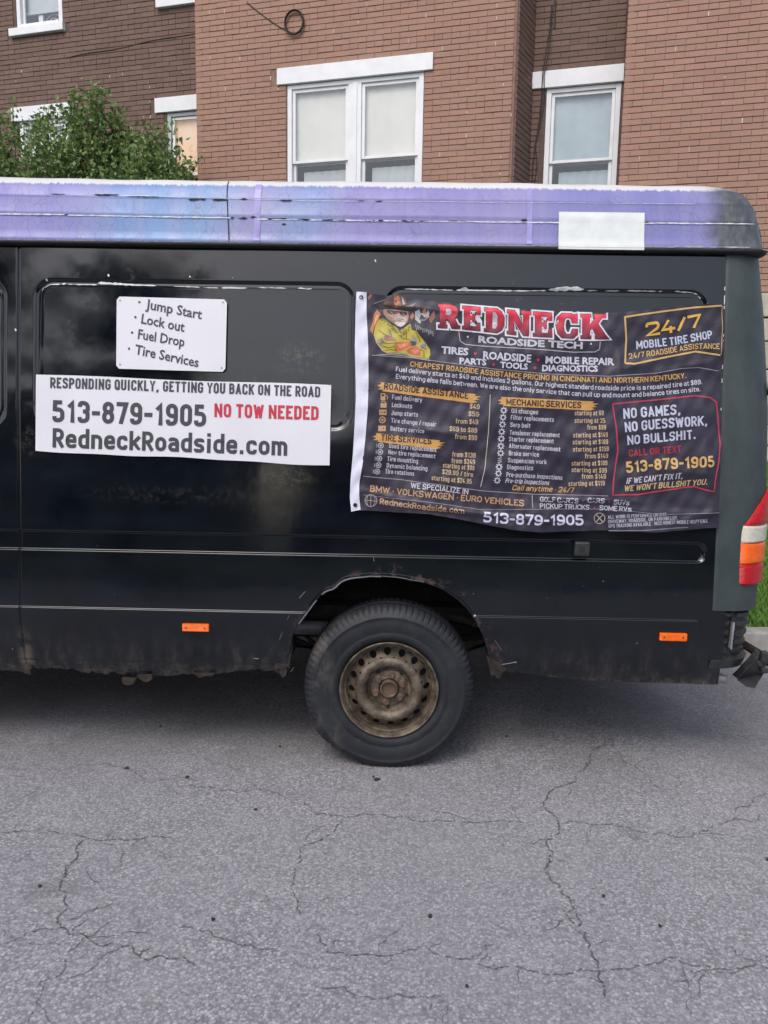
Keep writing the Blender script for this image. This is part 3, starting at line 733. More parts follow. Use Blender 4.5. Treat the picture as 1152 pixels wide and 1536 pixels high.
far_house(-13, -5, M['stone'], 'low stone coloured house across the street'); far_house(-3, 5, M['mortar_mid'], 'low brown house across the street'); far_house(7, 16, M['stone'], 'low pale house across the street at right')

# ================================================================== THE VAN
van = tag(empty('black_van', (-1.4, .95, 0)), 'old black high-roof panel van with purple roof vinyl parked at the kerb', 'van')
XS = 1.345; RC = .15; XF = -4.3
def XR(z):
    return np.interp(z, [.4, .75, 1.245, 1.6, 2.0, 2.26], [1.545, 1.578, 1.600, 1.592, 1.560, 1.530])
def sstep(x, a, b):
    t = np.clip((x-a)/(b-a), 0, 1); return t*t*(3-2*t)
def rrect(X, Z, x0, x1, z0, z1, r):
    cx, cz = (x0+x1)/2, (z0+z1)/2; qx = np.abs(X-cx)-(x1-x0)/2+r; qz = np.abs(Z-cz)-(z1-z0)/2+r
    return np.minimum(np.maximum(qx, qz), 0) + np.hypot(np.maximum(qx, 0), np.maximum(qz, 0)) - r
PANELS = [(-1.548, -.198, 1.485, 2.098, .075), (-.068, 1.276, 1.485, 2.085, .075), (-3.0, -1.672, 1.478, 2.092, .075)]
def relief(X, Z):
    """inward offset of the pressed sheet metal"""
    o = np.zeros_like(X)
    for p in PANELS:
        d = rrect(X, Z, *p)
        o += .0075*sstep(d, .003, -.009) - .0012*np.exp(-((d+.022)/.004)**2)
    d = rrect(X, Z, -5.5, 1.306, .953, 1.038, .035); o += .010*sstep(d, .001, -.007)
    endf = 1 - sstep(X, 1.27, 1.30)
    o += -.008*(1-sstep(Z, .704, .710))*sstep(Z, .56, .68)*endf
    for sx in (-1.62, -3.02):
        o += .010*np.exp(-((X-sx)/.0032)**2)*(Z > .43)
    o += .004*np.exp(-((Z-.458)/.006)**2)*(X < -.5)
    o += .0016*np.sin(X*2.1+Z*3.3)*np.sin(X*.9-Z*4.1+1) + .0008*np.sin(X*7+2)*np.sin(Z*9)
    # dents
    for dx, dz, r_, a_ in ((-.33, 1.55, .12, .004), (.25, .60, .08, .003), (-1.5, 1.42, .07, .003), (.9, .56, .15, .003), (-.5, .55, .07, .004)):
        o += a_*np.exp(-(((X-dx)**2+(Z-dz)**2)/r_**2))
    return o
def steps(a, b, base, fine):
    xs = [a]
    while xs[-1] < b:
        s = base
        for lo, hi, st in fine:
            if lo-.02 <= xs[-1] <= hi: s = min(s, st)
        xs.append(min(b, xs[-1]+s))
    if xs[-1]-xs[-2] < base*.2: xs.pop(-2)
    return np.array(xs)
ARCH = np.array([(-.475,.40),(-.462,.52),(-.447,.611),(-.40,.69),(-.324,.791),(-.265,.835),(-.211,.862),(-.14,.873),(-.069,.877),(.03,.870),(.131,.852),(.21,.82),(.275,.775),(.32,.73),(.348,.689),(.378,.635),(.398,.585),(.42,.50),(.437,.40)])
def arch_z(x): return np.interp(x, ARCH[2:-1, 0], ARCH[2:-1, 1])
# jagged sill line
jx = np.arange(-4.4, 1.6, .006)
jb = np.interp(jx, [-4.4,-3.2,-1.66,-1.625,-1.60,-1.15,-.90,-.60,-.52,-.49,-.46, .425,.437,.46,.475,.53,.65,.85,1.36,1.40,1.6], [.41,.40,.402,.398,.43,.388,.398,.432,.425,.40,.415, .42,.432,.427,.462,.455,.437,.418,.412,.43,.45])
jr = np.convolve(rng.normal(0, 1, len(jx)), np.ones(4)/4, 'same')*.008 + np.convolve(rng.normal(0, 1, len(jx)), np.ones(18)/18, 'same')*.016
jm = np.where((jx > -1.66) & (jx < -.45), 1., .12); jm = np.where((jx > .43) & (jx < .85), .45, jm)
jb = jb + jr*jm
def sill(x): return np.interp(x, jx, jb)
xs = steps(XF+.3, XS, .022, [(-.53, .50, .0045), (-1.69, -1.59, .0035), (-1.57, -1.50, .006), (-.25, -.02, .006), (1.20, 1.345, .006), (-3.05, -2.98, .006), (-1.6, -.5, .008)])
zs = steps(.37, 2.262, .016, [(.37, .62, .006), (.575, .90, .008), (.697, .716, .002), (.945, .962, .002), (1.03, 1.045, .003), (1.455, 1.51, .006), (2.05, 2.11, .0045), (.44, .47, .004)])
Xg, Zg = np.meshgrid(xs, zs); sb = sill(Xg); Zc = np.maximum(Zg, sb)
Yg = side(Zc) + relief(Xg, Zc)
Yg += np.where(Zc < .47, (.47-Zc)*.35, 0)*((Xg < -.5) | (Xg > .43)) * .6
P = np.stack([Xg, Yg, Zc], -1)
xc = (Xg[:-1, :-1]+Xg[1:, 1:])/2; zcc = (Zc[:-1, :-1]+Zc[1:, 1:])/2
in_arch = (xc > -.47) & (xc < .43) & (zcc < np.where((xc > -.447) & (xc < .42), np.interp(xc, ARCH[:, 0], ARCH[:, 1]), 0)+.0)
# below the straight lower legs of the opening
leftleg = np.interp(zcc, [.40, .52, .611], [-.475, -.462, -.447]); rightleg = np.interp(zcc, [.40, .50, .585], [.437, .42, .398])
in_arch |= (zcc < .612) & (xc > leftleg) & (xc < .2) | (zcc < .586) & (xc < rightleg) & (xc > -.2)
degen = (Zg[1:, :-1] <= sb[1:, :-1]) & (Zg[1:, 1:] <= sb[1:, 1:])
V, Q = grid_mesh(P, ~(in_arch | degen)); body = np_mesh('body_side', V, Q, M['paint'], van)
# rear corner and its primer-coloured skin
def corner(s, z, out=0.):
    """s = distance along the skin rearwards of the seam"""
    s = np.asarray(s, float); z = np.asarray(z, float); xr = XR(z); st = xr-RC-XS; y0 = side(z); L_ = RC*math.pi/2
    a = np.clip((s-st)/RC, 0, math.pi/2)
    x = np.where(s < st, XS+s, np.where(s < st+L_, xr-RC+(RC+out)*np.sin(a), xr+out))
    y = np.where(s < st, y0-out, np.where(s < st+L_, y0+RC-(RC+out)*np.cos(a), y0+RC+(s-st-L_)))
    return np.stack([x, y, z], -1)
ss = np.concatenate([[-.0, .004], np.linspace(.01, .55, 60)]); zz_ = np.concatenate([np.linspace(.752, 2.262, 90)])
S, Z = np.meshgrid(ss, zz_); P = corner(S, Z, .002)
P[..., 1] += .006*np.exp(-(S/.004)**2) + .0015*np.sin(Z*5+S*9)
P[..., 1] += .004*np.exp(-((S-.17)**2+(Z-1.93)**2)/.05**2)
V, Q = grid_mesh(P); np_mesh('rear_corner_panel', V, Q, M['pillar'], van)
# dark seam strip between side and corner with chips of sealant
m = MB()
for i in range(60):
    z = 1.1 + i*.019
    if rng.random() < .22: m.box(XS-.0025, XS+.0002, float(side(z))-.004, float(side(z))+.004, z, z+rng.uniform(.006, .02))
tag(m.build('seam_sealant', M['chip'], van), kind='stuff')
# lower rear quarter closing below the corner skin
S, Z = np.meshgrid(np.linspace(0, .06, 5), np.linspace(.415, .75, 20)); P = corner(S, Z, -.004); V, Q = grid_mesh(P); np_mesh('rear_quarter', V, Q, M['paint'], van)
# rear doors, far side, floor, nose
m = MB(); YW = 1.93
m.add([(float(XR(z)), y, z) for z in (.5, 1.2, 2.0, 2.262) for y in (float(side(z))+RC, YW-float(side(z))-.1)], [(0, 1, 3, 2), (2, 3, 5, 4), (4, 5, 7, 6)])
m.build('rear_door', M['paint'], van, smooth=True)
m = MB(); zl = np.linspace(.42, 2.262, 12)
for a, b in zip(zl[:-1], zl[1:]):
    m.add([(XF+.3, YW-float(side(a)), a), (1.5, YW-float(side(a)), a), (1.5, YW-float(side(b)), b), (XF+.3, YW-float(side(b)), b)], [(0, 3, 2, 1)])
m.build('far_side', M['paint'], van, smooth=True)
m = MB(); m.box(-4.1, -.62, .10, 1.83, .52, .60); m.box(.50, 1.50, .10, 1.83, .50, .60); m.box(-.62, .50, .30, 1.63, .60, .66); m.box(-.70, -.62, .12, 1.8, .47, .6)
m.build('floor_pan', M['under'], van)
m = MB(); prof = [(-4.0, 2.25), (-4.35, 1.95), (-4.75, 1.35), (-5.35, 1.12), (-5.5, .9), (-5.5, .42), (-4.0, .42)]
for y0, y1, s_ in ((.06, 1.87, 1),):
    m.add([(x, y0, z) for x, z in prof]+[(x, y1, z) for x, z in prof], [tuple(range(7)), tuple(range(7, 14))[::-1]]+[(i, (i+1) % 7+0, (i+1) % 7+7, i+7)[::-1] for i in range(7)])
m.build('nose', M['paint'], van)
m = MB(); m.add([(-4.36, .12, 1.93), (-4.74, .12, 1.37), (-4.74, 1.81, 1.37), (-4.36, 1.81, 1.93)], [(0, 1, 2, 3)]); m.v = [(x-.01, y, z+.01) for x, y, z in m.v]; m.build('windscreen', M['glass'], van)

# high roof: stacked rounded outlines
def roof_ring(z, inset, rear, n=14):
    y0 = .118 + inset; y1 = YW - .118 - inset; xr = 1.520 - rear; rc = .10 + rear*.5; pts = []
    for x in np.concatenate([np.linspace(-4.15, xr-rc, 150)]): pts.append((x, y0, z))
    for a in np.linspace(0, math.pi/2, n)[1:]: pts.append((xr-rc+rc*math.sin(a), y0+rc-rc*math.cos(a), z))
    for y in np.linspace(y0+rc, y1-rc, 10)[1:]: pts.append((xr, y, z))
    for a in np.linspace(0, math.pi/2, n)[1:]: pts.append((xr-rc+rc*math.cos(a), y1-rc+rc*math.sin(a), z))
    for x in np.linspace(xr-rc, -4.15, 40)[1:]: pts.append((x, y1, z))
    return pts
prof = [(2.250,.0,0),(2.262,-.006,0),(2.272,.002,.002),(2.30,.006,.005),(2.355,.014,.014),(2.364,.0145,.016),(2.370,.0138,.016),(2.376,.016,.018),(2.43,.027,.030),(2.437,.028,.033),(2.441,.0277,.033),(2.446,.030,.036),(2.478,.044,.050),(2.500,.060,.060),(2.519,.085,.080),(2.533,.118,.108),(2.543,.17,.155),(2.550,.26,.25),(2.555,.40,.40)]
P = np.array([roof_ring(*p) for p in prof]); P[..., 2] += .0025*np.sin(P[..., 0]*3+1)*sstep(P[..., 2], 2.27, 2.35) + .0012*np.sin(P[..., 0]*17)*sstep(P[..., 2], 2.3, 2.5)
P[..., 1] += .0015*np.sin(P[..., 0]*9+P[..., 2]*20)
V, Q = grid_mesh(P); roofo = np_mesh('high_roof', V, Q, M['vinyl'], van)
m = MB(); n_ = P.shape[1]; m.add(P[-1].tolist(), [tuple(range(n_))]); m.build('roof_top', simple('roof_top_white', (.7, .7, .71), .6), van)
# gutter under the roof shell
m = MB(); g0 = roof_ring(2.239, -.004, -.006); g1 = roof_ring(2.252, -.012, -.016); g2 = roof_ring(2.250, .02, .02); n_ = len(g0)
m.add(g2+g1+g0+[(x, y, z-.004) for x, y, z in roof_ring(2.239, .03, .03)], [(i+j*n_, i+1+j*n_, i+1+(j+1)*n_, i+(j+1)*n_) for j in range(3) for i in range(n_-1)])
m.build('rain_gutter', M['rubber'], van, smooth=True)
# film damage: split seams, tears along the ribs, bubbles of lifted edge
m = MB()
def roof_y(z): return float(np.interp(z, [p[0] for p in prof], [.118+p[1] for p in prof]))
def strip(m, x0, x1, z, h, jag=.0, seg=.012):
    n = max(2, int((x1-x0)/seg)); zs0 = [z + rng.normal(0, jag) for _ in range(n+1)]; hh = [h*rng.uniform(.4, 1.3) for _ in range(n+1)]; hh[0] = hh[-1] = 0
    vs = []
    for i in range(n+1):
        x = x0+(x1-x0)*i/n
        for e in (-.5, .5): zz = zs0[i]+hh[i]*e; vs.append((x, roof_y(zz)-.0035, zz))
    m.add(vs, [(2*i, 2*i+2, 2*i+3, 2*i+1) for i in range(n)])
def at_roof(px, py):
    r = rays(px, py); Y = .15
    for _ in range(8): p = CAM + r*((Y-CAM[1])/r[1]); Y = roof_y(p[2])
    return p
for (xa, ya, xb, yb, h) in [(75,291,100,292,.005),(140,292,180,293,.006),(190,294,240,296,.004),(282,299,310,299,.007),(318,300,343,300,.008),(360,299,372,299,.007),(416,301,440,301,.005),(535,301,548,301,.005),(562,302,575,302,.005),(96,322,104,322,.009),
                            (345,327,352,327,.008),(355,328,372,327,.007),(375,327,386,325,.009),(400,328,432,329,.006),(445,329,470,330,.006),(480,330,520,331,.005),(545,331,576,331,.006),(600,332,645,332,.005),(670,332,702,332,.004),(780,332,792,329,.012),(965,334,975,334,.006),(422,338,430,335,.008)]:
    a = at_roof(xa, ya); b = at_roof(xb, yb); strip(m, a[0], b[0], (a[2]+b[2])/2, h, .0008)
for px, w in ((343.5, .004),):
    a = at_roof(px, 272); b = at_roof(px, 362); n = 20
    vs = []
    for i in range(n+1):
        z = a[2]-.0+(b[2]-a[2])*i/n
        for e in (-1, 1): vs.append((a[0]+e*w/2+(b[0]-a[0])*i/n, roof_y(z)-.003, z))
    m.add(vs, [(2*i, 2*i+1, 2*i+3, 2*i+2) for i in range(n)])
tag(m.build('film_tear', M['crack'], roofo), kind='stuff')
m = MB()
for (xa, ya, xb, yb, h) in [(0,321,96,322,.005),(104,323,345,327,.0045),(386,329,700,333,.004),(700,333,1130,336,.004),(0,359.5,470,366.5,.0045),(470,366.5,1122,371,.0045),(180,293,420,300,.0015),(440,301,1040,306,.0012)]:
    a = at_roof(xa, ya); b = at_roof(xb, yb); k_ = 6
    for i in range(k_):
        xa_, xb_ = a[0]+(b[0]-a[0])*i/k_, a[0]+(b[0]-a[0])*(i+1.0)/k_; za = a[2]+(b[2]-a[2])*(i+.5)/k_
        strip(m, xa_-.01, xb_+.01, za, h*1.15, .0003)
tag(m.build('film_edge', M['chip'], roofo), kind='stuff')
_vp = simple('violet_film_overlap', (.29, .27, .58), .4)
for xa, xb in ((384, 391), (788, 799)):
    m = MB(); a = at_roof(xa, 277); b = at_roof(xb, 366); n = 20; vs = []
    for i in range(n+1):
        z = a[2]+(b[2]-a[2])*i/n
        for x in (a[0], a[0]+(b[0]-a[0])*.9): vs.append((x+.001*math.sin(i), roof_y(z)-.003, z))
    m.add(vs, [(2*i, 2*i+1, 2*i+3, 2*i+2) for i in range(n)]); m.build('film_patch', _vp, roofo)
# blank white sticker on the roof edge
a = at_roof(838, 318); b = at_roof(965, 376); m = MB(); vs = []
for i in range(13):
    z = a[2]+(b[2]-a[2])*i/12
    for j in range(9): vs.append((a[0]+(b[0]-a[0])*j/8, min(roof_y(max(z, 2.262)), .13 if z < 2.28 else 9)-.0055, z))
m.add(vs, [(i*9+j, i*9+j+1, i*9+j+10, i*9+j+9)[::-1] for i in range(12) for j in range(8)])
tag(m.build('sticker', simple('white_sticker', (.66, .70, .70), .5, var=.07, nscale=20), None, smooth=True), 'white square sticker stuck on the purple roof edge', 'sticker')

# wheel opening: rolled lip, highlight strip on its edge, liner
def strip_along(pts, offs, name, mat, smooth=True):
    """pts (x,z) polyline; offs = list of (inward distance along normal, y offset)"""
    pts = np.array(pts); t = np.gradient(pts, axis=0); t /= np.linalg.norm(t, axis=1)[:, None]; n = np.stack([t[:, 1], -t[:, 0]], 1)   # towards wheel centre for left->right
    G = []
    for o, y in offs:
        q = pts + n*o; G.append(np.stack([q[:, 0], side(pts[:, 1]) + relief(pts[:, 0], pts[:, 1]) + y, q[:, 1]], -1))
    V, Q = grid_mesh(np.array(G)); return np_mesh(name, V, Q, mat, van, smooth)
def dens(pl, n):
    pl = np.array(pl); s_ = np.concatenate([[0], np.cumsum(np.linalg.norm(np.diff(pl, axis=0), axis=1))]); u = np.linspace(0, s_[-1], n)
    return np.stack([np.interp(u, s_, pl[:, 0]), np.interp(u, s_, pl[:, 1])], 1)
ap = dens(ARCH[1:-1], 260)
kern = np.ones(9)/9
for j in (0, 1): 
    pad = np.pad(ap[:, j], 4, mode='edge'); ap[:, j] = np.convolve(pad, kern, 'valid')
apj = ap + np.array([0, 1])*0
wob = np.convolve(rng.normal(0, 1, len(ap)), np.ones(7)/7, 'same')*.0022
ap2 = ap.copy(); ap2[:, 1] += wob; ap2[:, 1] -= .012*np.exp(-((ap[:, 0]+.27)/.022)**2)
strip_along(ap2, [(-.008, .0005), (-.002, -.0010), (.004, -.0012), (.0075, .002), (.008, .015), (.006, .045)], 'wheel_arch_lip', M['paint'])
for a, b, w in ((30, 58, .0022), (64, 122, .0030), (122, 160, .0018)):  # thin metal strips paint the bright highlight on the lip edge
    seg = ap2[a:b]; strip_along(seg, [(.004, -.0022), (.004+w*1.5, -.0016), (.0055+w*2.0, .004)], 'lip_highlight', M['bright_metal'])
# loose curled strip at the dent and the hanging rust at both ends
m = MB()
def shard(m, pts, y, th=.006):
    n = len(pts); q = [van_xz(px, py) for px, py in pts]
    vs = [(float(x), y+rng.uniform(-.003, .003), float(z)) for x, z in q]; vs += [(x, yy+th, z) for x, yy, z in vs]
    m.add(vs, [tuple(range(n)), tuple(range(n, 2*n))[::-1]]+[(i, i+n, (i+1) % n+n, (i+1) % n) for i in range(n)])
shard(m, [(437,962),(426,966),(418,980),(409,1003),(414,1008),(420,1002),(424,1008),(428,999),(434,1003),(435,990),(438,975)], .02, .03)
shard(m, [(730,985),(734,1000),(736,1012),(742,1010),(744,1016),(750,1016),(752,1008),(760,1003),(752,996),(742,990)], .012, .02)
shard(m, [(183,1017),(185,1025),(192,1026),(201,1025),(204,1018)], .025, .02); shard(m, [(36,1005),(45,1003),(48,1012),(42,1010)], .02)
shard(m, [(205,1014),(214,1021),(222,1022),(229,1018),(228,1012)], .025, .01); shard(m, [(290,1010),(300,1017),(310,1013),(318,1015),(322,1010)], .025, .01)
tag(m.build('rust_flakes', M['rusty'], van), kind='stuff')
arc = dens(ARCH, 60); G = []
for y, sc_ in ((.03, 1.0), (.16, 1.02), (.42, 1.02)):
    G.append(np.stack([(arc[:, 0]+.02)*sc_-.02, np.full(60, y), (arc[:, 1]-.4)*sc_+.4+.01], -1))
V, Q = grid_mesh(np.array(G)); np_mesh('wheel_liner', V, Q, M['under'], van)
m = MB(); m.add([(-.62, .42, .40), (.62, .42, .50), (.62, .42, .96), (-.62, .42, .96)], [(0, 1, 2, 3)]); m.v = [(x, y, z+.15) if z < .6 else (x, y, z) for x, y, z in m.v]; m.build('inner_wheel_panel', M['under'], van)
m = MB(); m.tube([(-1.1, .26, .575), (-.62, .26, .565), (-.30, .26, .56)], .033, 14); m.build('air_pipe', M['dull_metal'], van, smooth=True)
m = MB()
for i in range(4): m.tube([(-.72+.08*i, .34, .46+.03*i), (-.3, .34, .44-.02*i), (.0, .34, .42-.02*i), (.35-.02*i, .34, .475-.018*i), (.80-.09*i, .34, .56-.012*i)], .011, 6)
m.box(.40, .44, .28, .36, .56, .68); m.tube([(.25, .3, .62), (.60, .3, .545)], .018, 8); m.box(.35, .385, .20, .24, .60, .618)
m.build('leaf_spring', M['rusty'], van)
m = MB(); m.tube([(-.02, .30, .36), (-.02, 1.63, .36)], .06, 14); m.tube([(-.02, .85, .36), (-.02, 1.08, .36)], .16, 14); m.build('rear_axle', M['under'], van, smooth=True)
m = MB(); m.box(-3.3, 1.40, .42, .50, .50, .60); m.box(-3.3, 1.4, 1.43, 1.51, .50, .60); m.tube([(-1.2, .7, .42), (.9, .62, .42), (1.35, .5, .43)], .03, 10); m.build('chassis_rail', M['under'], van)

# wheels
def build_wheel(loc, front=False):
    w = empty('wheel', tuple(Vector(loc)-Vector(van.location)), van); cx, cz = loc[0], loc[2]; y0 = loc[1]
    # tyre: lathe with cut shoulder blocks
    prof_t = [(.214, .022), (.222, .012), (.235, .006), (.255, -.001), (.257, .001), (.262, -.002), (.285, -.006), (.305, -.007), (.322, -.004), (.325, -.007), (.329, -.003), (.341, .003), (.352, .010), (.361, .020), (.368, .032), (.371, .048),
              (.372, .075), (.366, .078), (.366, .084), (.372, .087), (.373, .112), (.367, .115), (.367, .121), (.373, .124), (.372, .150), (.371, .178), (.360, .208), (.33, .222), (.28, .226), (.22, .20)]
    n = 581; ang = np.arange(n)*2*math.pi/n; G = []
    for i, (r, y) in enumerate(prof_t):
        rr = np.full(n, r); yy = np.full(n, y)
        if 10 <= i <= 16 or 23 <= i <= 26:
            blk = np.arange(n) % 7; cut = blk < 2
            depth = {10: 0, 11: .001, 12: .003, 13: .005, 14: .006, 15: .005, 16: .004}.get(i, .005)
            rr = rr - cut*depth; yy = yy + cut*(depth*.6 if i < 15 else 0)
        yy += .0012*np.sin(ang*3+i*.2)*(i < 14)
        rr = rr*(1+.012*(rr > .26)); lob = np.exp(-((ang-3.85)/.35)**2)*np.exp(-((r-.325)/.03)**2)*(i < 14); yy = yy - .018*lob; rr = rr + .010*np.exp(-((ang-3.72)/.13)**2)*(r > .33)
        x = cx + rr*np.cos(ang); z = cz + rr*np.sin(ang); flat = np.maximum(z, .002*np.ones(n)); bulge = (flat-z)
        G.append(np.stack([x, y0+yy-bulge*.5*(1 if i < 14 else -1 if i > 22 else 0), flat], -1))
    P = np.array(G); P = np.concatenate([P, P[:, :1]], 1); V, Q = grid_mesh(P)
    np_mesh('tyre', V, Q, M['tyre'], w)
    # steel rim with hand holes
    b = MB(); NP = 16
    rp = [(.216, .010), (.2175, .003), (.214, -.001), (.209, .001), (.206, .008), (.201, .016), (.199, .034), (.196, .037), (.190, .036), (.187, .050), (.184, .056)]
    b.lathe_y(cx, cz, [(r, y0+y) for r, y in rp], 144)
    def prof_y(r): return float(np.interp(r, [.145, .150, .165, .180, .184], [.012, .020, .040, .055, .057]))
    NSEC = 16
    for s_ in range(NSEC):
        a0 = 2*math.pi*s_/NSEC + .06; da = 2*math.pi/NSEC; rc_ = .1655; hr = .0155; outer = []; inner = []
        K = 20
        for k in range(K):
            th = 2*math.pi*k/K; ux, uy = math.cos(th), math.sin(th); sc_ = 1/max(abs(ux), abs(uy)); sx, sy = ux*sc_, uy*sc_
            ro = .1645 + sy*.0195; ao = a0 + sx*da/2; outer.append((cx+ro*math.cos(ao), y0+prof_y(ro), cz+ro*math.sin(ao)))
            ri = rc_ + uy*hr*.95; ai = a0 + ux*hr/rc_; inner.append((cx+ri*math.cos(ai), y0+prof_y(ri)+.002, cz+ri*math.sin(ai)))
        deep = [(x, y+.012, z) for x, y, z in inner]
        b.add(outer+inner+deep, [(k, k+K, (k+1) % K+K, (k+1) % K) for k in range(K)]+[(k+K, k+2*K, (k+1) % K+2*K, (k+1) % K+K) for k in range(K)])
    rp2 = [(.145, .012), (.139, .004), (.130, .000), (.120, .001), (.110, .006), (.102, .016), (.098, .030), (.092, .040), (.086, .040), (.080, .034), (.076, .032), (.050, .032), (.046, .030), (.044, .040), (.040, .046)]
    b.lathe_y(cx, cz, [(r, y0+y) for r, y in rp2], 96)
    b.build('rim', M['rim'], w, smooth=False, auto=38)
    h = MB(); h.lathe_y(cx, cz, [(.0405, y0+.050), (.040, y0+.020), (.037, y0+.014), (.033, y0+.014), (.030, y0+.020), (.028, y0+.028), (.014, y0+.030), (.0005, y0+.031)], 40)
    h.build('hub_cap', M['hub'], w, auto=40)
    for k in range(6):
        a = 2*math.pi*k/6 + .35; q = MB(); lx, lz = cx+.062*math.cos(a), cz+.062*math.sin(a)
        q.lathe_y(lx, lz, [(.019, y0+.036), (.018, y0+.030), (.0135, y0+.028), (.013, y0+.018), (.011, y0+.015), (.0003, y0+.0155)], 12)
        q.build('lug_nut', M['hub'], w)
    for k in range(5):
        q = MB(); a = 2*math.pi*k/5 + .9; lx, lz = cx+.084*math.cos(a), cz+.084*math.sin(a); q.lathe_y(lx, lz, [(.0065, y0+.037), (.0055, y0+.029), (.0003, y0+.030)], 8)
        q.build('rim_stud', M['under'], w)
    q = MB(); q.lathe_y(cx, cz, [(.19, y0+.22), (.19, y0+.075), (.12, y0+.07), (.001, y0+.07)], 48); q.build('brake_drum', M['under'], w)
    return w
def mat_tyre():
    m, nt, N, L, B = new_mat('tyre_rubber'); p = pos_node(nt); X, Y, Z = sep(nt, p)
    c = mix(nt, mapr(nt, noise(nt, p, 5, 6, .65), .35, .7), (.011, .013, .018), (.022, .025, .031))
    # mud smear on the front half of the wall
    sm = math_(nt, 'MULTIPLY', mapr(nt, noise(nt, mapping(nt, p, (1.6, 1, .8)), 7, 7, .7), .48, .66), mapr(nt, X, -.18, -.32))
    c = mix(nt, math_(nt, 'MULTIPLY', sm, .55), c, (.105, .095, .085))
    c = mix(nt, mapr(nt, noise(nt, p, 24, 6, .7), .5, .75, 0, .35), c, (.06, .058, .056))
    L.new(c, B.inputs['Base Color']); B.inputs['Roughness'].default_value = .62; B.inputs['Specular IOR Level'].default_value = .4
    bump(nt, noise(nt, p, 50, 4), .25, .003, B); return m
def mat_rim(name, a, b, rust):
    m, nt, N, L, B = new_mat(name); p = pos_node(nt)
    c = mix(nt, mapr(nt, noise(nt, p, 14, 8, .7), .35, .68), a, b)
    c = mix(nt, mapr(nt, noise(nt, p, 38, 8, .75), .50, .66, 0, .75), c, rust)
    c = mix(nt, mapr(nt, noise(nt, mapping(nt, p, (1,1,1), (5,1,2)), 22, 8, .8), .58, .66, 0, .6), c, (.30, .27, .22))
    L.new(c, B.inputs['Base Color']); B.inputs['Metallic'].default_value = .35; B.inputs['Roughness'].default_value = .55
    bump(nt, noise(nt, p, 90, 6, .7), .5, .003, B); return m
M['tyre'] = mat_tyre(); M['rim'] = mat_rim('dirty_rim', (.060, .048, .036), (.21, .172, .130), (.040, .025, .016)); M['hub'] = mat_rim('rusty_hub', (.12, .08, .06), (.17, .12, .09), (.06, .032, .022))
rear_wheel = build_wheel((-.022, .012, .360))
for loc in ((-3.55, .03, .36),):
    w2 = rear_wheel.copy(); col.objects.link(w2); w2.parent = van; w2.location = Vector(rear_wheel.location) + Vector((-3.53, .01, 0))
    for ch in list(rear_wheel.children):
        c2 = ch.copy(); col.objects.link(c2); c2.parent = w2
m = MB(); m.tube([(-.022, 1.68, .36), (-.022, 1.90, .36)], .36, 40); m.v = [(x, y, max(z, .003)) for x, y, z in m.v]; m.build('far_wheel', M['tyre'], van)
m = MB(); m.tube([(-3.55, 1.68, .36), (-3.55, 1.90, .36)], .36, 40); m.v = [(x, y, max(z, .003)) for x, y, z in m.v]; m.build('far_wheel', M['tyre'], van)

# tail light: four lenses wrapped round the corner
def lens(name, zpts, mat):
    """zpts = list of (z, left px-x in metres along X) rows from bottom to top"""
    rows = []
    zt = np.linspace(zpts[0][0], zpts[-1][0], 14); xl = np.interp(zt, [p[0] for p in zpts], [p[1] for p in zpts])
    for z, x in zip(zt, xl):
        xr = float(XR(z)); st = xr-RC
        s0 = x-XS if x < st else st-XS+RC*math.asin(min(.999, (x-st)/RC)); s1 = st-XS+RC*math.pi/2+.05
        s = np.linspace(s0, s1, 22); e = np.minimum(1, np.minimum(np.arange(22)/1.5, 99)); out = .004+.014*np.minimum(1, e)
        ez = min(1, (z-zpts[0][0]+1e-4)/.004, (zpts[-1][0]-z+1e-4)/.004) if True else 1
        rows.append(corner(s, np.full(22, z), .002)*0 + np.array([corner(si, z, .002+(o-.002)*max(.35, ez)) for si, o in zip(s, out)]))
    V, Q = grid_mesh(np.array(rows)); return V, Q
lampe = empty('tail_light', (1.5, -.9, 1.0), van)
for nm, zp, mt in (('red_lens', [(.862, 1.462), (.868, 1.450), (.9515, 1.448)], 'red_lens'), ('orange_lens', [(.951, 1.448), (1.0415, 1.449)], 'orange_lens'), ('clear_lens', [(1.041, 1.449), (1.09, 1.451), (1.1145, 1.456)], 'clear_lens'), ('red_lens', [(1.114, 1.457), (1.135, 1.474), (1.20, 1.520), (1.245, 1.560), (1.262, 1.585)], 'red_lens')):
    V, Q = lens(nm, zp, mt); np_mesh(nm, V, Q, M[mt], lampe)
# bumper end with ribs and the torn step piece
def along(xa, za, xb, zb): pass
m = MB()
S, Z = np.meshgrid(np.linspace(.018, .36, 60), np.linspace(.535, .742, 64)); rib = .012*(np.sin(Z*2*math.pi/.040) > .0)*(((S > .035) & (S < .088)) | ((S > .115) & (S < .20)))
inset = -.022 + rib - .012*((S > .025) & (S < .098) & (Z > .565) & (Z < .725))
P = np.array([[corner(S[i, j], Z[i, j], inset[i, j]) for j in range(60)] for i in range(64)]); V, Q = grid_mesh(P); bump_o = np_mesh('bumper', V, Q, M['black_plastic'], van, False)
m.add([tuple(corner(.095, z, o)) for z in (.585, .70) for o in (-.02, -.004)]+[tuple(corner(.103, z, o)) for z in (.575, .70) for o in (-.004, -.02)], [(0, 1, 3, 2), (1, 4, 6, 3), (4, 5, 7, 6)])
m.build('bumper_trim', M['bright_metal'], bump_o)
m = MB(); S, Z = np.meshgrid(np.linspace(.01, .40, 30), np.array([.485, .490, .530, .536])); outs = np.array([-.03, -.004, .004, -.03])
P = np.array([[corner(S[i, j], Z[i, j]+.02*S[i, j], outs[i]) for j in range(30)] for i in range(4)]); V, Q = grid_mesh(P); np_mesh('bumper_step', V, Q, M['black_plastic'], bump_o, False)
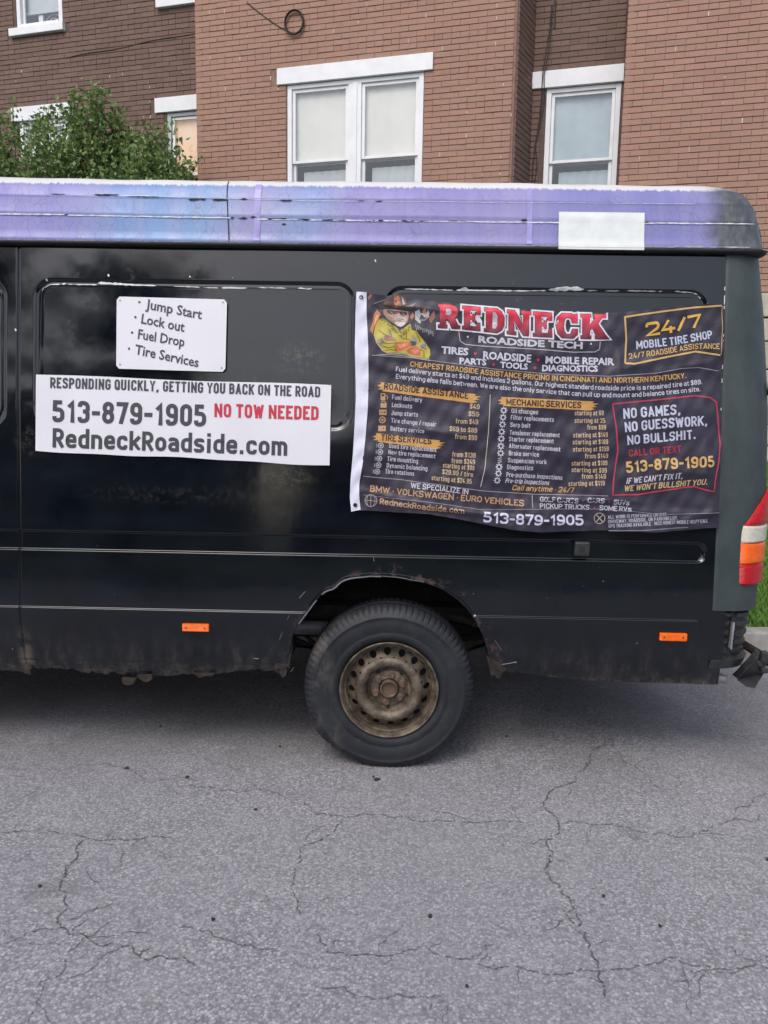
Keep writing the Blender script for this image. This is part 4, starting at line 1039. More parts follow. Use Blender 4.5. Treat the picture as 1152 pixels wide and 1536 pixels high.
V, Q = grid_mesh(P*np.array([1, 1, 1]) ) ; 
m = MB()
tb = [(1.49, .44), (1.505, .50), (1.54, .545), (1.575, .56), (1.60, .545), (1.625, .50), (1.62, .455), (1.585, .435), (1.55, .418), (1.51, .42)]
for yy, off in ((.02, 0), (.085, .008)): m.v += [(x+off, yy+.05*math.sin(x*40), z) for x, z in tb]
m.f = [tuple(range(10))[::-1], tuple(range(10, 20))]+[(i, (i+1) % 10, (i+1) % 10+10, i+10) for i in range(10)]; m.c = [None]*12
m.box(1.57, 1.60, .0, .03, .53, .575); m.box(1.58, 1.61, .01, .04, .475, .50)
m.build('torn_bumper_corner', M['black_plastic'], bump_o, bevel=.006)
m = MB(); m.tube([(1.60, .3, .53), (1.66, .18, .50), (1.70, .15, .46)], .02, 8); m.build('tow_hook', M['rusty'], van)
m = MB(); m.tube([(1.33, .12, .435), (1.40, .09, .425), (1.455, .06, .43)], [.02, .026, .018], 10); m.build('exhaust_tip', M['dull_metal'], van, smooth=True)
m = MB(); m.box(1.588, 1.625, .14, .20, 1.66, 1.72); m.build('door_hinge', M['rubber'], van, bevel=.006)
m = MB(); m.box(1.578, 1.60, .22, .27, .84, .93); m.build('door_hinge', M['rubber'], van, bevel=.006)
m = MB(); m.tube([(1.520, .215, 2.262), (1.508, .225, 2.34), (1.492, .235, 2.40), (1.475, .25, 2.44)], [.009, .010, .008, .003], 8); m.build('door_seal', M['rubber'], van, smooth=True)
# side markers
for px, py in ((295, 940), (1008, 954)):
    x, z = van_xz(px, py); x, z = float(x), float(z); y = float(side(z))-.008
    m = MB(); m.box(x-.058, x+.058, y-.014, y+.004, z-.0165, z+.0165); mk_ = m.build('side_marker', M['marker'], van, bevel=.004)
    m = MB()
    for s_ in (-.040, .040): m.lathe_y(x+s_, z, [(.004, y-.0145), (.003, y-.0155), (.0002, y-.0155)], 8)
    m.build('screw', M['crack'], mk_)
# small bracket on the waist moulding
x, z = van_xz(872, 823); x, z = float(x), float(z); y = float(side(z))
m = MB(); m.box(x-.032, x+.032, y-.022, y+.008, z-.030, z+.032); o = m.build('door_stop_bracket', M['black_plastic'], van, bevel=.007)
m = MB(); m.lathe_y(x, z+.005, [(.011, y-.0225), (.010, y-.024), (.006, y-.024), (.005, y-.018), (.0002, y-.018)], 16); m.build('bolt', M['rusty'], o)
# white residue of old tape along the recess edges
m = MB()
def residue(px0, py0, px1, py1, h, jag=.0006):
    (x0, x1), (z0, z1) = van_xz(np.array([px0, px1]), np.array([py0, py1])); n = max(3, int((x1-x0)/.012)); vs = []
    for i in range(n+1):
        u = i/n; x = x0+(x1-x0)*u; z = z0+(z1-z0)*u; hh = h*rng.uniform(.45, 1.25)*(0.15 if i in (0, n) else 1)
        for e in (-.5, .5):
            zz = z+hh*e+rng.normal(0, jag); vs.append((x, float(side(zz)+relief(np.array(x), np.array(zz)))-.0025, zz))
    m.add(vs, [(2*i, 2*i+2, 2*i+3, 2*i+1) for i in range(n)])
for r in [(72,427,90,426,.004),(92,426,98,425,.007),(100,426,145,427,.004),(146,424,185,426,.010),(180,426,233,428.5,.007),(258,429,300,430.5,.004),(304,431,328,431.5,.004),(331,431,370,432,.006),(385,431,430,432,.004),(446,432,468,433,.004),(606,433,680,435,.004),(684,435,770,436,.006),
          (690,433.5,702,433.5,.014),(770,436,820,436,.004),(822,434.5,876,434,.012),(832,433,870,432,.014),(880,436,896,436,.005),(908,436,930,436.5,.005),(940,436,985,437,.005),(988,437,994,437,.004),(1012,437,1040,439,.005)]: residue(*r)
(xa, xb), (za, zb) = van_xz(np.array([1040, 1052]), np.array([439, 447]))
for a_, b_, c_, d_ in ((1040,439,1047,442),(1046,442,1052,448),(62,436,66,430),(66,431,74,427)): residue(a_, b_, c_, d_, .004)
for px, py in ((563, 391), (163, 413), (70, 420), (24, 495), (285, 415)):
    residue(px-1.5, py-.5, px+1.5, py+.5, .010)
tag(m.build('tape_residue', M['chip'], van), kind='stuff')
# scratches on the lower skin
m = MB()
for pp in ([(449,897),(458,887)], [(419,960),(434,922)], [(436,1008),(441,1001)], [(742,960),(752,975)], [(745,998),(775,993)], [(380,987),(384,988),(388,988)], [(560,835),(561,842)]):
    q = [van_xz(px, py) for px, py in pp]; 
    m.tube([(float(x), float(side(z)+relief(np.array(x), np.array(z)))-.0015, float(z)) for x, z in q], .0012, 4)
tag(m.build('scratch', M['dull_metal'], van), kind='stuff')

# ================================================================== PRINTED THINGS ON THE VAN
WHITE = (.50, .50, .60); GOLD = (.52, .31, .10); RED = (.42, .012, .035); INK = (.035, .04, .05); DRED = (.32, .02, .03)
_dg = None
def raw_text(s, shear=0., off=0., res=2, space=1.0):
    c = bpy.data.curves.new('t', 'FONT'); c.body = s; c.shear = shear; c.offset = off; c.resolution_u = res; c.space_character = space; c.fill_mode = 'FRONT'
    o = bpy.data.objects.new('t', c); col.objects.link(o); bpy.context.view_layer.update()
    me = o.evaluated_get(bpy.context.evaluated_depsgraph_get()).to_mesh()
    v = np.array([tuple(q.co)[:2] for q in me.vertices]); f = [tuple(p.vertices) for p in me.polygons]
    bpy.data.objects.remove(o); bpy.data.curves.remove(c); return v, f
def raw_poly(loops):
    """filled 2D outline(s); later loops are holes or islands"""
    tri = tessellate_polygon([[Vector((x, y, 0)) for x, y in l] for l in loops])
    v = np.array([p for l in loops for p in l], float); return v, [tuple(t) for t in tri]

# condensed sans drawn as rounded strokes: glyph = (relative width, strokes); (x, y) or (x, y, 'r') for a rounded corner; lower case: y 1 = x-height, 2 = ascender, -1 = descender
r = 1
_O = [(0,0,r),(1,0,r),(1,1,r),(0,1,r),'c']; _B = [(0,0),(1,0,r),(1,1,r),(0,1),'c']; _S = [(1,.76),(1,1,r),(0,1,r),(0,.54,r),(1,.50,r),(1,0,r),(0,0,r),(0,.24)]; _P = [(0,0),(0,1),(1,1,r),(1,.45,r),(0,.45)]
GL = {'0':(1,[_O]),'O':(1,[_O]),'1':(.62,[[(0,.74),(.8,1),(.8,0)]]),'2':(1,[[(0,.72),(0,1,r),(1,1,r),(1,.56,r),(0,0),(1,0)]]),'3':(1,[[(0,.78),(0,1,r),(1,1,r),(1,.53,r),(.4,.53)],[(.4,.53),(1,.53,r),(1,0,r),(0,0,r),(0,.22)]]),
 '4':(1,[[(.55,1),(0,.26),(1,.26)],[(.72,.5),(.72,0)]]),'5':(1,[[(.95,1),(.06,1),(.03,.5)],[(.03,.60),(1,.60,r),(1,0,r),(0,0,r),(0,.22)]]),'6':(1,[[(1,.78),(1,1,r),(0,1,r),(0,0,r),(1,0,r),(1,.57,r),(0,.57)]]),'7':(.95,[[(0,1),(1,1),(.38,0)]]),
 '8':(1,[[(0,0,r),(1,0,r),(1,.53,r),(0,.53,r),'c'],[(.05,.53,r),(.95,.53,r),(.95,1,r),(.05,1,r),'c']]),'9':(1,[[(0,.22),(0,0,r),(1,0,r),(1,1,r),(0,1,r),(0,.43,r),(1,.43)]]),
 'A':(1.1,[[(0,0),(.5,1)],[(.5,1),(1,0)],[(.16,.25),(.84,.25)]]),'B':(1,[[(0,0),(0,1),(.95,1,r),(.95,.53,r),(0,.53)],[(0,.53),(1,.53,r),(1,0,r),(0,0)]]),'C':(1,[[(1,.7),(1,1,r),(0,1,r),(0,0,r),(1,0,r),(1,.3)]]),'D':(1,[_B]),'E':(.85,[[(1,1),(0,1),(0,0),(1,0)],[(0,.52),(.85,.52)]]),
 'F':(.82,[[(1,1),(0,1),(0,0)],[(0,.5),(.85,.5)]]),'G':(1,[[(1,.72),(1,1,r),(0,1,r),(0,0,r),(1,0,r),(1,.47),(.55,.47)]]),'H':(1,[[(0,0),(0,1)],[(1,0),(1,1)],[(0,.52),(1,.52)]]),'I':(.2,[[(.5,0),(.5,1)]]),'J':(.85,[[(1,1),(1,0,r),(0,0,r),(0,.3)]]),
 'K':(1,[[(0,0),(0,1)],[(1,1),(0,.38)],[(.38,.6),(1,0)]]),'L':(.82,[[(0,1),(0,0),(1,0)]]),'M':(1.35,[[(0,0),(0,1)],[(0.02,1),(.5,.2)],[(.5,.2),(.98,1)],[(1,1),(1,0)]]),'N':(1.08,[[(0,0),(0,1)],[(.02,1),(.98,0)],[(1,0),(1,1)]]),'P':(.98,[_P]),'Q':(1,[_O,[(.6,.25),(1.1,-.06)]]),'R':(1,[_P,[(.45,.45),(1,0)]]),
 'S':(1,[_S]),'T':(.92,[[(0,1),(1,1)],[(.5,1),(.5,0)]]),'U':(1,[[(0,1),(0,0,r),(1,0,r),(1,1)]]),'V':(1.02,[[(0,1),(.5,0)],[(.5,0),(1,1)]]),'W':(1.55,[[(0,1),(.25,0)],[(.25,0),(.5,.95)],[(.5,.95),(.75,0)],[(.75,0),(1,1)]]),'X':(1,[[(0,0),(1,1)],[(0,1),(1,0)]]),'Y':(1,[[(0,1),(.5,.42),(1,1)],[(.5,.42),(.5,0)]]),'Z':(.95,[[(0,1),(1,1),(0,0),(1,0)]]),
 'a':(.95,[[(.05,.8),(.05,1,r),(1,1,r),(1,0)],[(1,.56),(0,.56,r),(0,0,r),(1,0,r),(1,.3)]]),'b':(.97,[[(0,2),(0,1)],_B]),'c':(.92,[[(1,.7),(1,1,r),(0,1,r),(0,0,r),(1,0,r),(1,.3)]]),'d':(.97,[[(1,2),(1,1)],[(1,0),(0,0,r),(0,1,r),(1,1),'c']]),'e':(.95,[[(0,.5),(1,.5),(1,1,r),(0,1,r),(0,0,r),(1,0,r),(1,.22)]]),
 'f':(.6,[[(1,2),(.35,2,r),(.35,0)],[(0,1),(1,1)]]),'g':(.97,[[(1,0),(0,0,r),(0,1,r),(1,1)],[(1,1),(1,-1,r),(.05,-1)]]),'h':(.97,[[(0,2),(0,0)],[(0,1),(1,1,r),(1,0)]]),'i':(.2,[[(.5,0),(.5,1)],[(.5,1.7),(.5,2)]]),'j':(.2,[[(.5,1),(.5,-1)],[(.5,1.7),(.5,2)]]),'k':(.95,[[(0,2),(0,0)],[(1,1),(0,.3)],[(.35,.58),(1,0)]]),
 'l':(.2,[[(.5,2),(.5,0)]]),'m':(1.6,[[(0,0),(0,1),(.5,1,r),(.5,0)],[(.5,1),(1,1,r),(1,0)]]),'n':(.97,[[(0,0),(0,1),(1,1,r),(1,0)]]),'o':(.97,[_O]),'p':(.97,[[(0,0),(0,-1)],_B]),'q':(.97,[[(1,0),(1,-1)],[(1,0),(0,0,r),(0,1,r),(1,1),'c']]),'r':(.6,[[(0,0),(0,1)],[(0,.75),(0,1,r),(1,1)]]),
 's':(.9,[[(1,.8),(1,1,r),(0,1,r),(0,.55,r),(1,.45,r),(1,0,r),(0,0,r),(0,.2)]]),'t':(.65,[[(.35,1.75),(.35,0,r),(1,0)],[(0,1),(1,1)]]),'u':(.97,[[(0,1),(0,0,r),(1,0,r)],[(1,1),(1,0)]]),'v':(.9,[[(0,1),(.5,0),(1,1)]]),'w':(1.4,[[(0,1),(.25,0),(.5,.9),(.75,0),(1,1)]]),'x':(.9,[[(0,0),(1,1)],[(0,1),(1,0)]]),
 'y':(.92,[[(0,1),(.5,0)],[(1,1),(.5,0),(.2,-1)]]),'z':(.85,[[(0,1),(1,1),(0,0),(1,0)]]),'.':(.2,[[(.5,0),(.5,.02)]]),',':(.25,[[(.5,.06),(.5,-.02)],[(.6,.0),(-.1,-.24)]]),'-':(.5,[[(0,.45),(1,.45)]]),'/':(.7,[[(0,-.05),(1,1.05)]]),'$':(.95,[_S,[(.5,-.14),(.5,1.14)]]),"'":(.2,[[(.5,1),(.5,.75)]]),'?':(.85,[[(0,.75),(0,1,r),(1,1,r),(1,.6,r),(.5,.45),(.5,.28)],[(.5,0),(.5,.03)]]),
 '•':(.35,[[(.1,.42),(.9,.42)]]),'·':(.3,[[(.4,.42),(.6,.42)]]),'—':(1.3,[[(0,.45),(1,.45)]])}
del r
def stroke_text(t, span, cap, sw, gap=.10, xh=.74):
    """triangles in text space: x 0..span, y up in px"""
    gp = gap*cap; ws = sum(GL[c][0] for c in t if c != ' '); ns = t.count(' '); n = len(t)
    nglyph = n-ns; tot_gap = gp*(nglyph-1-ns); W_ = None
    W_ = (span - tot_gap - nglyph*sw - ns*.37*cap)/ws; x = 0; V = []; Fc = []; spw = .37*cap
    for i, c in enumerate(t):
        if c == ' ': x += spw - 0; continue
        w, strokes = GL[c]; iw = w*W_; low = c.islower()
        def my(y):
            if not low: return sw/2 + y*(cap-sw)
            if y > 1: return xh*cap-sw/2 + (y-1)*(cap*1.02-xh*cap)
            if y < 0: return sw/2 + y*.24*cap
            return sw/2 + y*(xh*cap-sw)
        for st in strokes:
            closed = st[-1] == 'c'; pts = [(x+sw/2+p[0]*iw, my(p[1]), len(p) > 2) for p in st if p != 'c']; n_ = len(pts); out = []
            for k, (px, py, rd) in enumerate(pts):
                if not rd or (not closed and k in (0, n_-1)): out.append((px, py)); continue
                a = np.array(pts[k-1][:2]); b = np.array((px, py)); c_ = np.array(pts[(k+1) % n_][:2]); la, lc = np.linalg.norm(a-b), np.linalg.norm(c_-b)
                rr = min(max(iw/2, .01), la*.5, lc*.5, cap*.30); p0 = b+(a-b)/la*rr; p1 = b+(c_-b)/lc*rr
                for q in (0, .3, .6, 1) if cap < 12 else (0, .16, .33, .5, .67, .84, 1): out.append(tuple((1-q)**2*p0+2*q*(1-q)*(b+(p0+p1-2*b)*.10)+q*q*p1))
            o = [np.array(out[0])]
            for p in out[1:]:
                if np.linalg.norm(np.array(p)-o[-1]) > .02: o.append(np.array(p))
            if closed and np.linalg.norm(o[0]-o[-1]) < .02: o.pop()
            m_ = len(o); L1, L2 = [], []
            for k in range(m_):
                a = o[k-1] if (k or closed) else None; c_ = o[(k+1) % m_] if (k < m_-1 or closed) else None
                d1 = (o[k]-a)/np.linalg.norm(o[k]-a) if a is not None else None; d2 = (c_-o[k])/np.linalg.norm(c_-o[k]) if c_ is not None else None
                if d1 is None: d1 = d2
                if d2 is None: d2 = d1
                n1 = np.array([-d1[1], d1[0]]); n2 = np.array([-d2[1], d2[0]]); nn = (n1+n2)/max(.25, 1+n1@n2); 
                if np.linalg.norm(nn) > 1.7: nn = nn/np.linalg.norm(nn)*1.7
                q = o[k].copy()
                if not closed and k == 0 and my(0)-.01 > q[1]+9: pass
                # square ends reach the cap line
                if not closed and k in (0, m_-1):
                    e = -1 if k == 0 else 1
                    if abs(d1[0]) > .95: q = q + d1*e*sw/2*(.999 if abs(q[0]-x-sw/2) < .01 or abs(q[0]-x-sw/2-iw) < .01 else .0)
                    elif abs(d1[1]) > .6 and (abs(q[1]-my(0)) < .02*cap or abs(q[1]-my(1)) < .02*cap or abs(q[1]-my(2 if low else 1)) < .02*cap): q = q + d1*e*sw/2
                L1.append(q+nn*sw/2); L2.append(q-nn*sw/2)
            sc_ = 1
            if c in 'AMNVWXKYvwxkyz47Z': L1 = [np.array([q[0], min(max(q[1], 0 if c != 'y' else -9), cap if c in 'k' or not low else xh*cap)]) for q in L1]; L2 = [np.array([q[0], min(max(q[1], 0 if c != 'y' else -9), cap if c in 'k' or not low else xh*cap)]) for q in L2]
            b0 = len(V); V += L1+L2; Fc += [(b0+k, b0+(k+1) % m_, b0+(k+1) % m_+m_, b0+k+m_) for k in range(m_ if closed else m_-1)]
        x += iw + sw + (gp if i+1 < n and t[i+1] != ' ' else 0)
    return np.array(V), Fc
class Print:
    """ink laid on a surface; surf(px, py, lift) -> world xyz"""
    def __init__(s, surf): s.surf = surf; s.V = []; s.F = []; s.C = []; s.n = 0; s.lift = .0016
    def put(s, px, py, faces, colr, lift=0., split=None):
        px = np.asarray(px, float); py = np.asarray(py, float)
        if split:
            bm = bmesh.new(); vs = [bm.verts.new((x, y, 0)) for x, y in zip(px, py)]
            for f in faces:
                try: bm.faces.new([vs[i] for i in f])
                except ValueError: pass
            for _ in range(4):
                es = [e for e in bm.edges if e.calc_length() > split]
                if not es: break
                bmesh.ops.subdivide_edges(bm, edges=es, cuts=1); bmesh.ops.triangulate(bm, faces=[f for f in bm.faces if len(f.verts) > 3])
            bm.verts.index_update(); px = np.array([v.co.x for v in bm.verts]); py = np.array([v.co.y for v in bm.verts]); faces = [tuple(v.index for v in f.verts) for f in bm.faces]; bm.free()
        P = s.surf(px, py, s.lift+lift); s.V.append(P); s.F += [tuple(s.n+i for i in f) for f in faces]; s.n += len(P)
        if callable(colr):
            s.C += [colr(np.mean([px[i] for i in f]), np.mean([py[i] for i in f])) for f in faces]
        else: s.C += [colr]*len(faces)
    def text(s, t, base, cap, colr, bold=.018, shear=0., lift=0., split=None, space=1.0, wide=False):
        if wide:
            v, f = raw_text(t, shear, bold, 2, space); x0, x1 = v[:, 0].min(), v[:, 0].max(); u = (v[:, 0]-x0)/(x1-x0); h = v[:, 1]/.682
        else:
            cp = cap if not isinstance(cap, tuple) else sum(cap)/2; span = math.hypot(base[-1][0]-base[0][0], base[-1][1]-base[0][1])
            v, f = stroke_text(t, span, cp, cp*(.105+1.9*bold)); h = v[:, 1]/cp; u = (v[:, 0]+shear*v[:, 1])/span
        bx = np.array([p[0] for p in base], float); by = np.array([p[1] for p in base], float); U = (bx-bx[0])/(bx[-1]-bx[0])
        if len(base) > 2:
            uu = np.linspace(0, 1, 81); yy = np.interp(uu, U, by); k = np.ones(17)/17; yp = np.concatenate([yy[0]-(yy[1]-yy[0])*np.arange(8, 0, -1), yy, yy[-1]+(yy[-1]-yy[-2])*np.arange(1, 9)]); yy = np.convolve(yp, k, 'valid'); yb = np.interp(u, uu, yy); sl = np.interp(u, uu, np.gradient(yy, uu))/(bx[-1]-bx[0])
        else: yb = by[0]+(by[1]-by[0])*u; sl = (by[1]-by[0])/(bx[1]-bx[0])
        cc = cap if not isinstance(cap, tuple) else cap[0]+(cap[1]-cap[0])*u
        s.put(bx[0]+(bx[-1]-bx[0])*u + sl*h*cc*.6*(1 if wide or True else 0), yb - h*cc, f, colr, lift, split)
    def poly(s, pts, colr, lift=0., split=None):
        v, f = raw_poly([pts] if not hasattr(pts[0][0], '__len__') else pts); s.put(v[:, 0], v[:, 1], f, colr, lift, split)
    def line(s, pts, w, colr, lift=0., close=False):
        pts = [np.array(p, float) for p in pts]
        if close: pts = pts+[pts[0]]
        d = []; 
        for a, b in zip(pts[:-1], pts[1:]):
            n = max(1, int(np.linalg.norm(b-a)/5)); d += [a+(b-a)*i/n for i in range(n)]
        d.append(pts[-1]); d = np.array(d); t = np.gradient(d, axis=0); t /= np.linalg.norm(t, axis=1)[:, None]; n_ = np.stack([-t[:, 1], t[:, 0]], 1)*w/2
        v = np.concatenate([d+n_, d-n_]); k = len(d); s.put(v[:, 0], v[:, 1], [(i, i+1, i+1+k, i+k) for i in range(k-1)], colr, lift)
    def dot(s, x, y, r, colr, lift=0., n=14, r2=None):
        if r2 is None: s.put([x+r*math.cos(2*math.pi*i/n) for i in range(n)], [y+r*math.sin(2*math.pi*i/n) for i in range(n)], [tuple(range(n))], colr, lift)
        else:
            a = [2*math.pi*i/n for i in range(n)]; s.put([x+r*math.cos(t) for t in a]+[x+r2*math.cos(t) for t in a], [y+r*math.sin(t) for t in a]+[y+r2*math.sin(t) for t in a], [(i, (i+1) % n, (i+1) % n+n, i+n) for i in range(n)], colr, lift)
    def build(s, name, parent, mat=None):
        me = bpy.data.meshes.new(name); me.from_pydata(np.concatenate(s.V).tolist(), [], s.F); ca = me.attributes.new('ink', 'FLOAT_COLOR', 'FACE')
        C = np.ones((len(s.F), 4), np.float32); C[:, :3] = np.array([c[:3] for c in s.C]); ca.data.foreach_set('color', C.ravel()); me.update()
        o = link(name, me, mat or M['ink'], parent); s.V, s.F, s.C, s.n = [], [], [], 0; return o

def panel_y(X, Z):
    """smooth sheet lying on the van, bridging the pressed recesses"""
    return side(Z)
# ---- white magnetic sheet with web address
def sheet_surf(amp, ph, base=.005):
    def f(px, py, lift):
        x, z = van_xz(px, py); y = side(z) - base - amp*(.5+.5*np.sin(x*23+ph)*np.sin(z*9+ph*2)) - amp*.5*np.sin(x*7+z*11) - lift
        return np.stack([x, y, z], -1)
    return f
def sheet_mesh(name, tl, tr, br, bl, surf, mat, nx=40, ny=16, r=0., wob=0.):
    tl, tr, br, bl = map(np.array, (tl, tr, br, bl)); G = []
    for j in range(ny+1):
        v = j/ny; row = []
        for i in range(nx+1):
            u = i/nx
            # rounded corners
            uu, vv = u, v
            p = (tl*(1-u)+tr*u)*(1-v) + (bl*(1-u)+br*u)*v
            if r:
                W_ = np.linalg.norm(tr-tl); H_ = np.linalg.norm(bl-tl); dx = min(u, 1-u)*W_; 
                k = r-math.sqrt(max(0, r*r-(r-dx)**2)) if dx < r else 0
                vv = (k + v*(H_-2*k))/H_; p = (tl*(1-u)+tr*u)*(1-vv) + (bl*(1-u)+br*u)*vv
            p = p + np.array([0, wob*math.sin(u*9)*(v-.5)*2+wob*.6*math.sin(u*23)*(v > .5)*v])
            row.append(p)
        G.append(row)
    G = np.array(G); S_ = surf(G[..., 0], G[..., 1], 0.); V, Q = grid_mesh(S_); o = np_mesh(name, V, Q, mat)
    sol = bmesh.new(); sol.from_mesh(o.data); ret = bmesh.ops.extrude_face_region(sol, geom=sol.faces[:]); 
    for v in [g for g in ret['geom'] if isinstance(g, bmesh.types.BMVert)]: v.co.y += .0012
    sol.to_mesh(o.data); sol.free(); o.data.polygons.foreach_set('use_smooth', [True]*len(o.data.polygons)); o.data.set_sharp_from_angle(angle=R(50)); return o
M['sheet_white'] = simple('white_vinyl_sheet', (.66, .67, .73), .45, var=.03, nscale=4)
s1 = sheet_surf(.0018, .7)
ws = tag(sheet_mesh('advert_sheet', (55, 562), (497, 578), (494.5, 698), (54, 676), s1, M['sheet_white'], 60, 16, 0, .9), 'wide white sheet reading RedneckRoadside.com stuck low on the left of the van', 'sign')
pr = Print(s1); GI = (.045, .05, .062)
pr.text('RESPONDING QUICKLY, GETTING YOU BACK ON THE ROAD', [(76.5,582),(250,587.5),(480.5,596)], 16, GI, .040, split=9); pr.build('lettering', ws)
pr.text('513-879-1905', [(79.5,633),(309.5,640)], 33, GI, .044, split=9); pr.build('lettering', ws); pr.text('NO TOW NEEDED', [(322,625.5),(478,630)], 20.5, (.50, .03, .06), .046, split=9); pr.build('lettering', ws)
pr.text('RedneckRoadside.com', [(79.5,671),(431,683.5)], 29, GI, .044, split=9)
pr.build('lettering', ws)
s2 = sheet_surf(.0008, 2.1, .006)
js = tag(sheet_mesh('advert_plate', (176, 445), (341, 449.5), (338.5, 558), (175, 553), s2, M['sheet_white'], 40, 12, 5), 'small white plate listing Jump Start and Tire Services above the long white sheet', 'sign')
pr = Print(s2)
for t, b, c_, bx, by in (('Jump Start', [(219,463),(303,479)], 14, 210, 453.5), ('Lock out', [(212.5,485),(277,498)], 14, 204, 476), ('Fuel Drop', [(207.5,508),(277,520)], 14, 199, 499), ('Tire Services', [(203,531),(298,551)], 14, 194.5, 523)):
    pr.text(t, b, c_, GI, .018, -.0, split=8, wide=True); pr.build('lettering', js); pr.dot(bx, by, 1.8, GI); pr.build('bullet', js)
for x, y in ((181, 451), (335, 454), (181, 547), (333, 552)): pr.dot(x, y, 1.2, (.12, .12, .13), 0, 8); pr.build('rivet', js)

# ---- the big printed flag
TOP = np.array([(549,440),(600,446),(650,452),(700,457.5),(760,463),(820,467),(880,469.5),(930,469),(975,464.5),(1020,459),(1060,456.5),(1083,457)], float)
BOT = np.array([(540,765),(580,767),(640,770),(690,779),(730,787),(770,794),(810,797.5),(860,796.5),(900,795),(940,796),(980,797.5),(1020,795),(1050,792),(1076,791)], float)
LEF = np.array([(549,440),(549,470),(551.5,520),(552,570),(551,610),(548,650),(544,690),(538,725),(538,745),(540,765)], float)
RIG = np.array([(1083,457),(1083.5,500),(1083,545),(1079,575),(1077,600),(1080,625),(1082.5,660),(1080,700),(1077,740),(1076,791)], float)
def cur(A, u):
    s_ = np.concatenate([[0], np.cumsum(np.linalg.norm(np.diff(A, axis=0), axis=1))]); s_ /= s_[-1]; return np.stack([np.interp(u, s_, A[:, 0]), np.interp(u, s_, A[:, 1])], -1)
_fr = np.random.default_rng(5); FOLDS = []
def fold(x0, y0, x1, y1, w, a): FOLDS.append((*[float(q) for q in (x0, y0, x1, y1)], w, a))
# px-space crease segments converted once to metres
for q in [(926,520,932,600,4,.005),(905,560,1000,535,7,.005),(985,560,1075,540,5,.005),(1040,470,1078,560,8,.006),(560,455,700,468,4,.004),(600,462,900,478,6,.004),(553,540,600,560,9,.004),(640,480,690,560,12,.003),
          (600,640,720,655,5,.005),(700,600,760,640,10,.004),(655,650,700,700,8,.003),(540,735,720,772,4,.006),(560,752,900,790,3.5,.005),(800,748,960,752,3,.006),(900,765,1075,770,4,.004),(1000,700,1075,715,8,.005),(1020,780,1078,765,5,.006),
          (860,640,920,760,10,.003),(740,690,740,770,14,.003),(1055,600,1066,780,8,.005),(975,480,1060,500,7,.004),(556,600,556,740,9,.004),(1010,640,1060,690,9,.004),(820,480,820,600,16,.003),(700,520,860,540,7,.003),(560,530,640,545,6,.004)]: fold(*q)
def flag_y(px, py, x, z):
    w = .0034*np.sin(x*15+z*6)+.0028*np.sin(z*27-x*9+1)+.0018*np.sin(x*41+z*18)+.0013*np.sin(z*66+x*23)+.0009*np.sin(x*97-z*60+2)
    for x0, y0, x1, y1, wd, a in FOLDS:
        dx, dy = x1-x0, y1-y0; L2 = dx*dx+dy*dy; t = ((px-x0)*dx+(py-y0)*dy)/L2; tc = np.clip(t, 0, 1)
        d = np.hypot(px-x0-tc*dx, py-y0-tc*dy); e = np.sin(np.pi*np.clip(tc, .02, .98))**.5
        w = w + a*e*np.exp(-(d/wd)**2)
    # loose lower edge
    return side(z) - .020 - w - .006*np.clip((py-740)/50, 0, 1)*(1+np.sin(x*13))
def flag_surf(px, py, lift):
    x, z = van_xz(px, py, -.012); y = flag_y(px, py, x, z) - lift; return np.stack([x, y, z], -1)
nu, nv = 190, 120; U, Vv = np.meshgrid(np.linspace(0, 1, nu), np.linspace(0, 1, nv)); 
T_, B_, L_, R__ = cur(TOP, U), cur(BOT, U), cur(LEF, Vv), cur(RIG, Vv); u_, v_ = U[..., None], Vv[..., None]
G = (1-v_)*T_+v_*B_+(1-u_)*L_+u_*R__-((1-u_)*(1-v_)*TOP[0]+u_*(1-v_)*TOP[-1]+(1-u_)*v_*BOT[0]+u_*v_*BOT[-1])
def mat_flag():
    m, nt, N, L, B = new_mat('flag_cloth'); p = pos_node(nt)
    c = mix(nt, mapr(nt, noise(nt, p, 7, 5), .35, .7), (.014, .011, .025), (.025, .020, .043)); L.new(c, B.inputs['Base Color'])
    B.inputs['Roughness'].default_value = .42; B.inputs['Sheen Weight'].default_value = .06; B.inputs['Specular IOR Level'].default_value = .5
    w = N.new('ShaderNodeTexWave'); w.inputs['Scale'].default_value = 260; w.bands_direction = 'Z'; L.new(p, w.inputs['Vector']); 
    h = math_(nt, 'ADD', math_(nt, 'MULTIPLY', noise(nt, p, 30, 5, .6), 1.0), math_(nt, 'MULTIPLY', w.outputs['Fac'], .04)); bump(nt, h, .35, .006, B); return m
flag = empty('advert_flag', (.75, -.03, 1.1)); tag(flag, 'large dark printed cloth flag reading REDNECK ROADSIDE TECH hung on the van side', 'flag')
V, Q = grid_mesh(flag_surf(G[..., 0], G[..., 1], 0.)); cloth = np_mesh('cloth', V, Q, mat_flag(), flag)
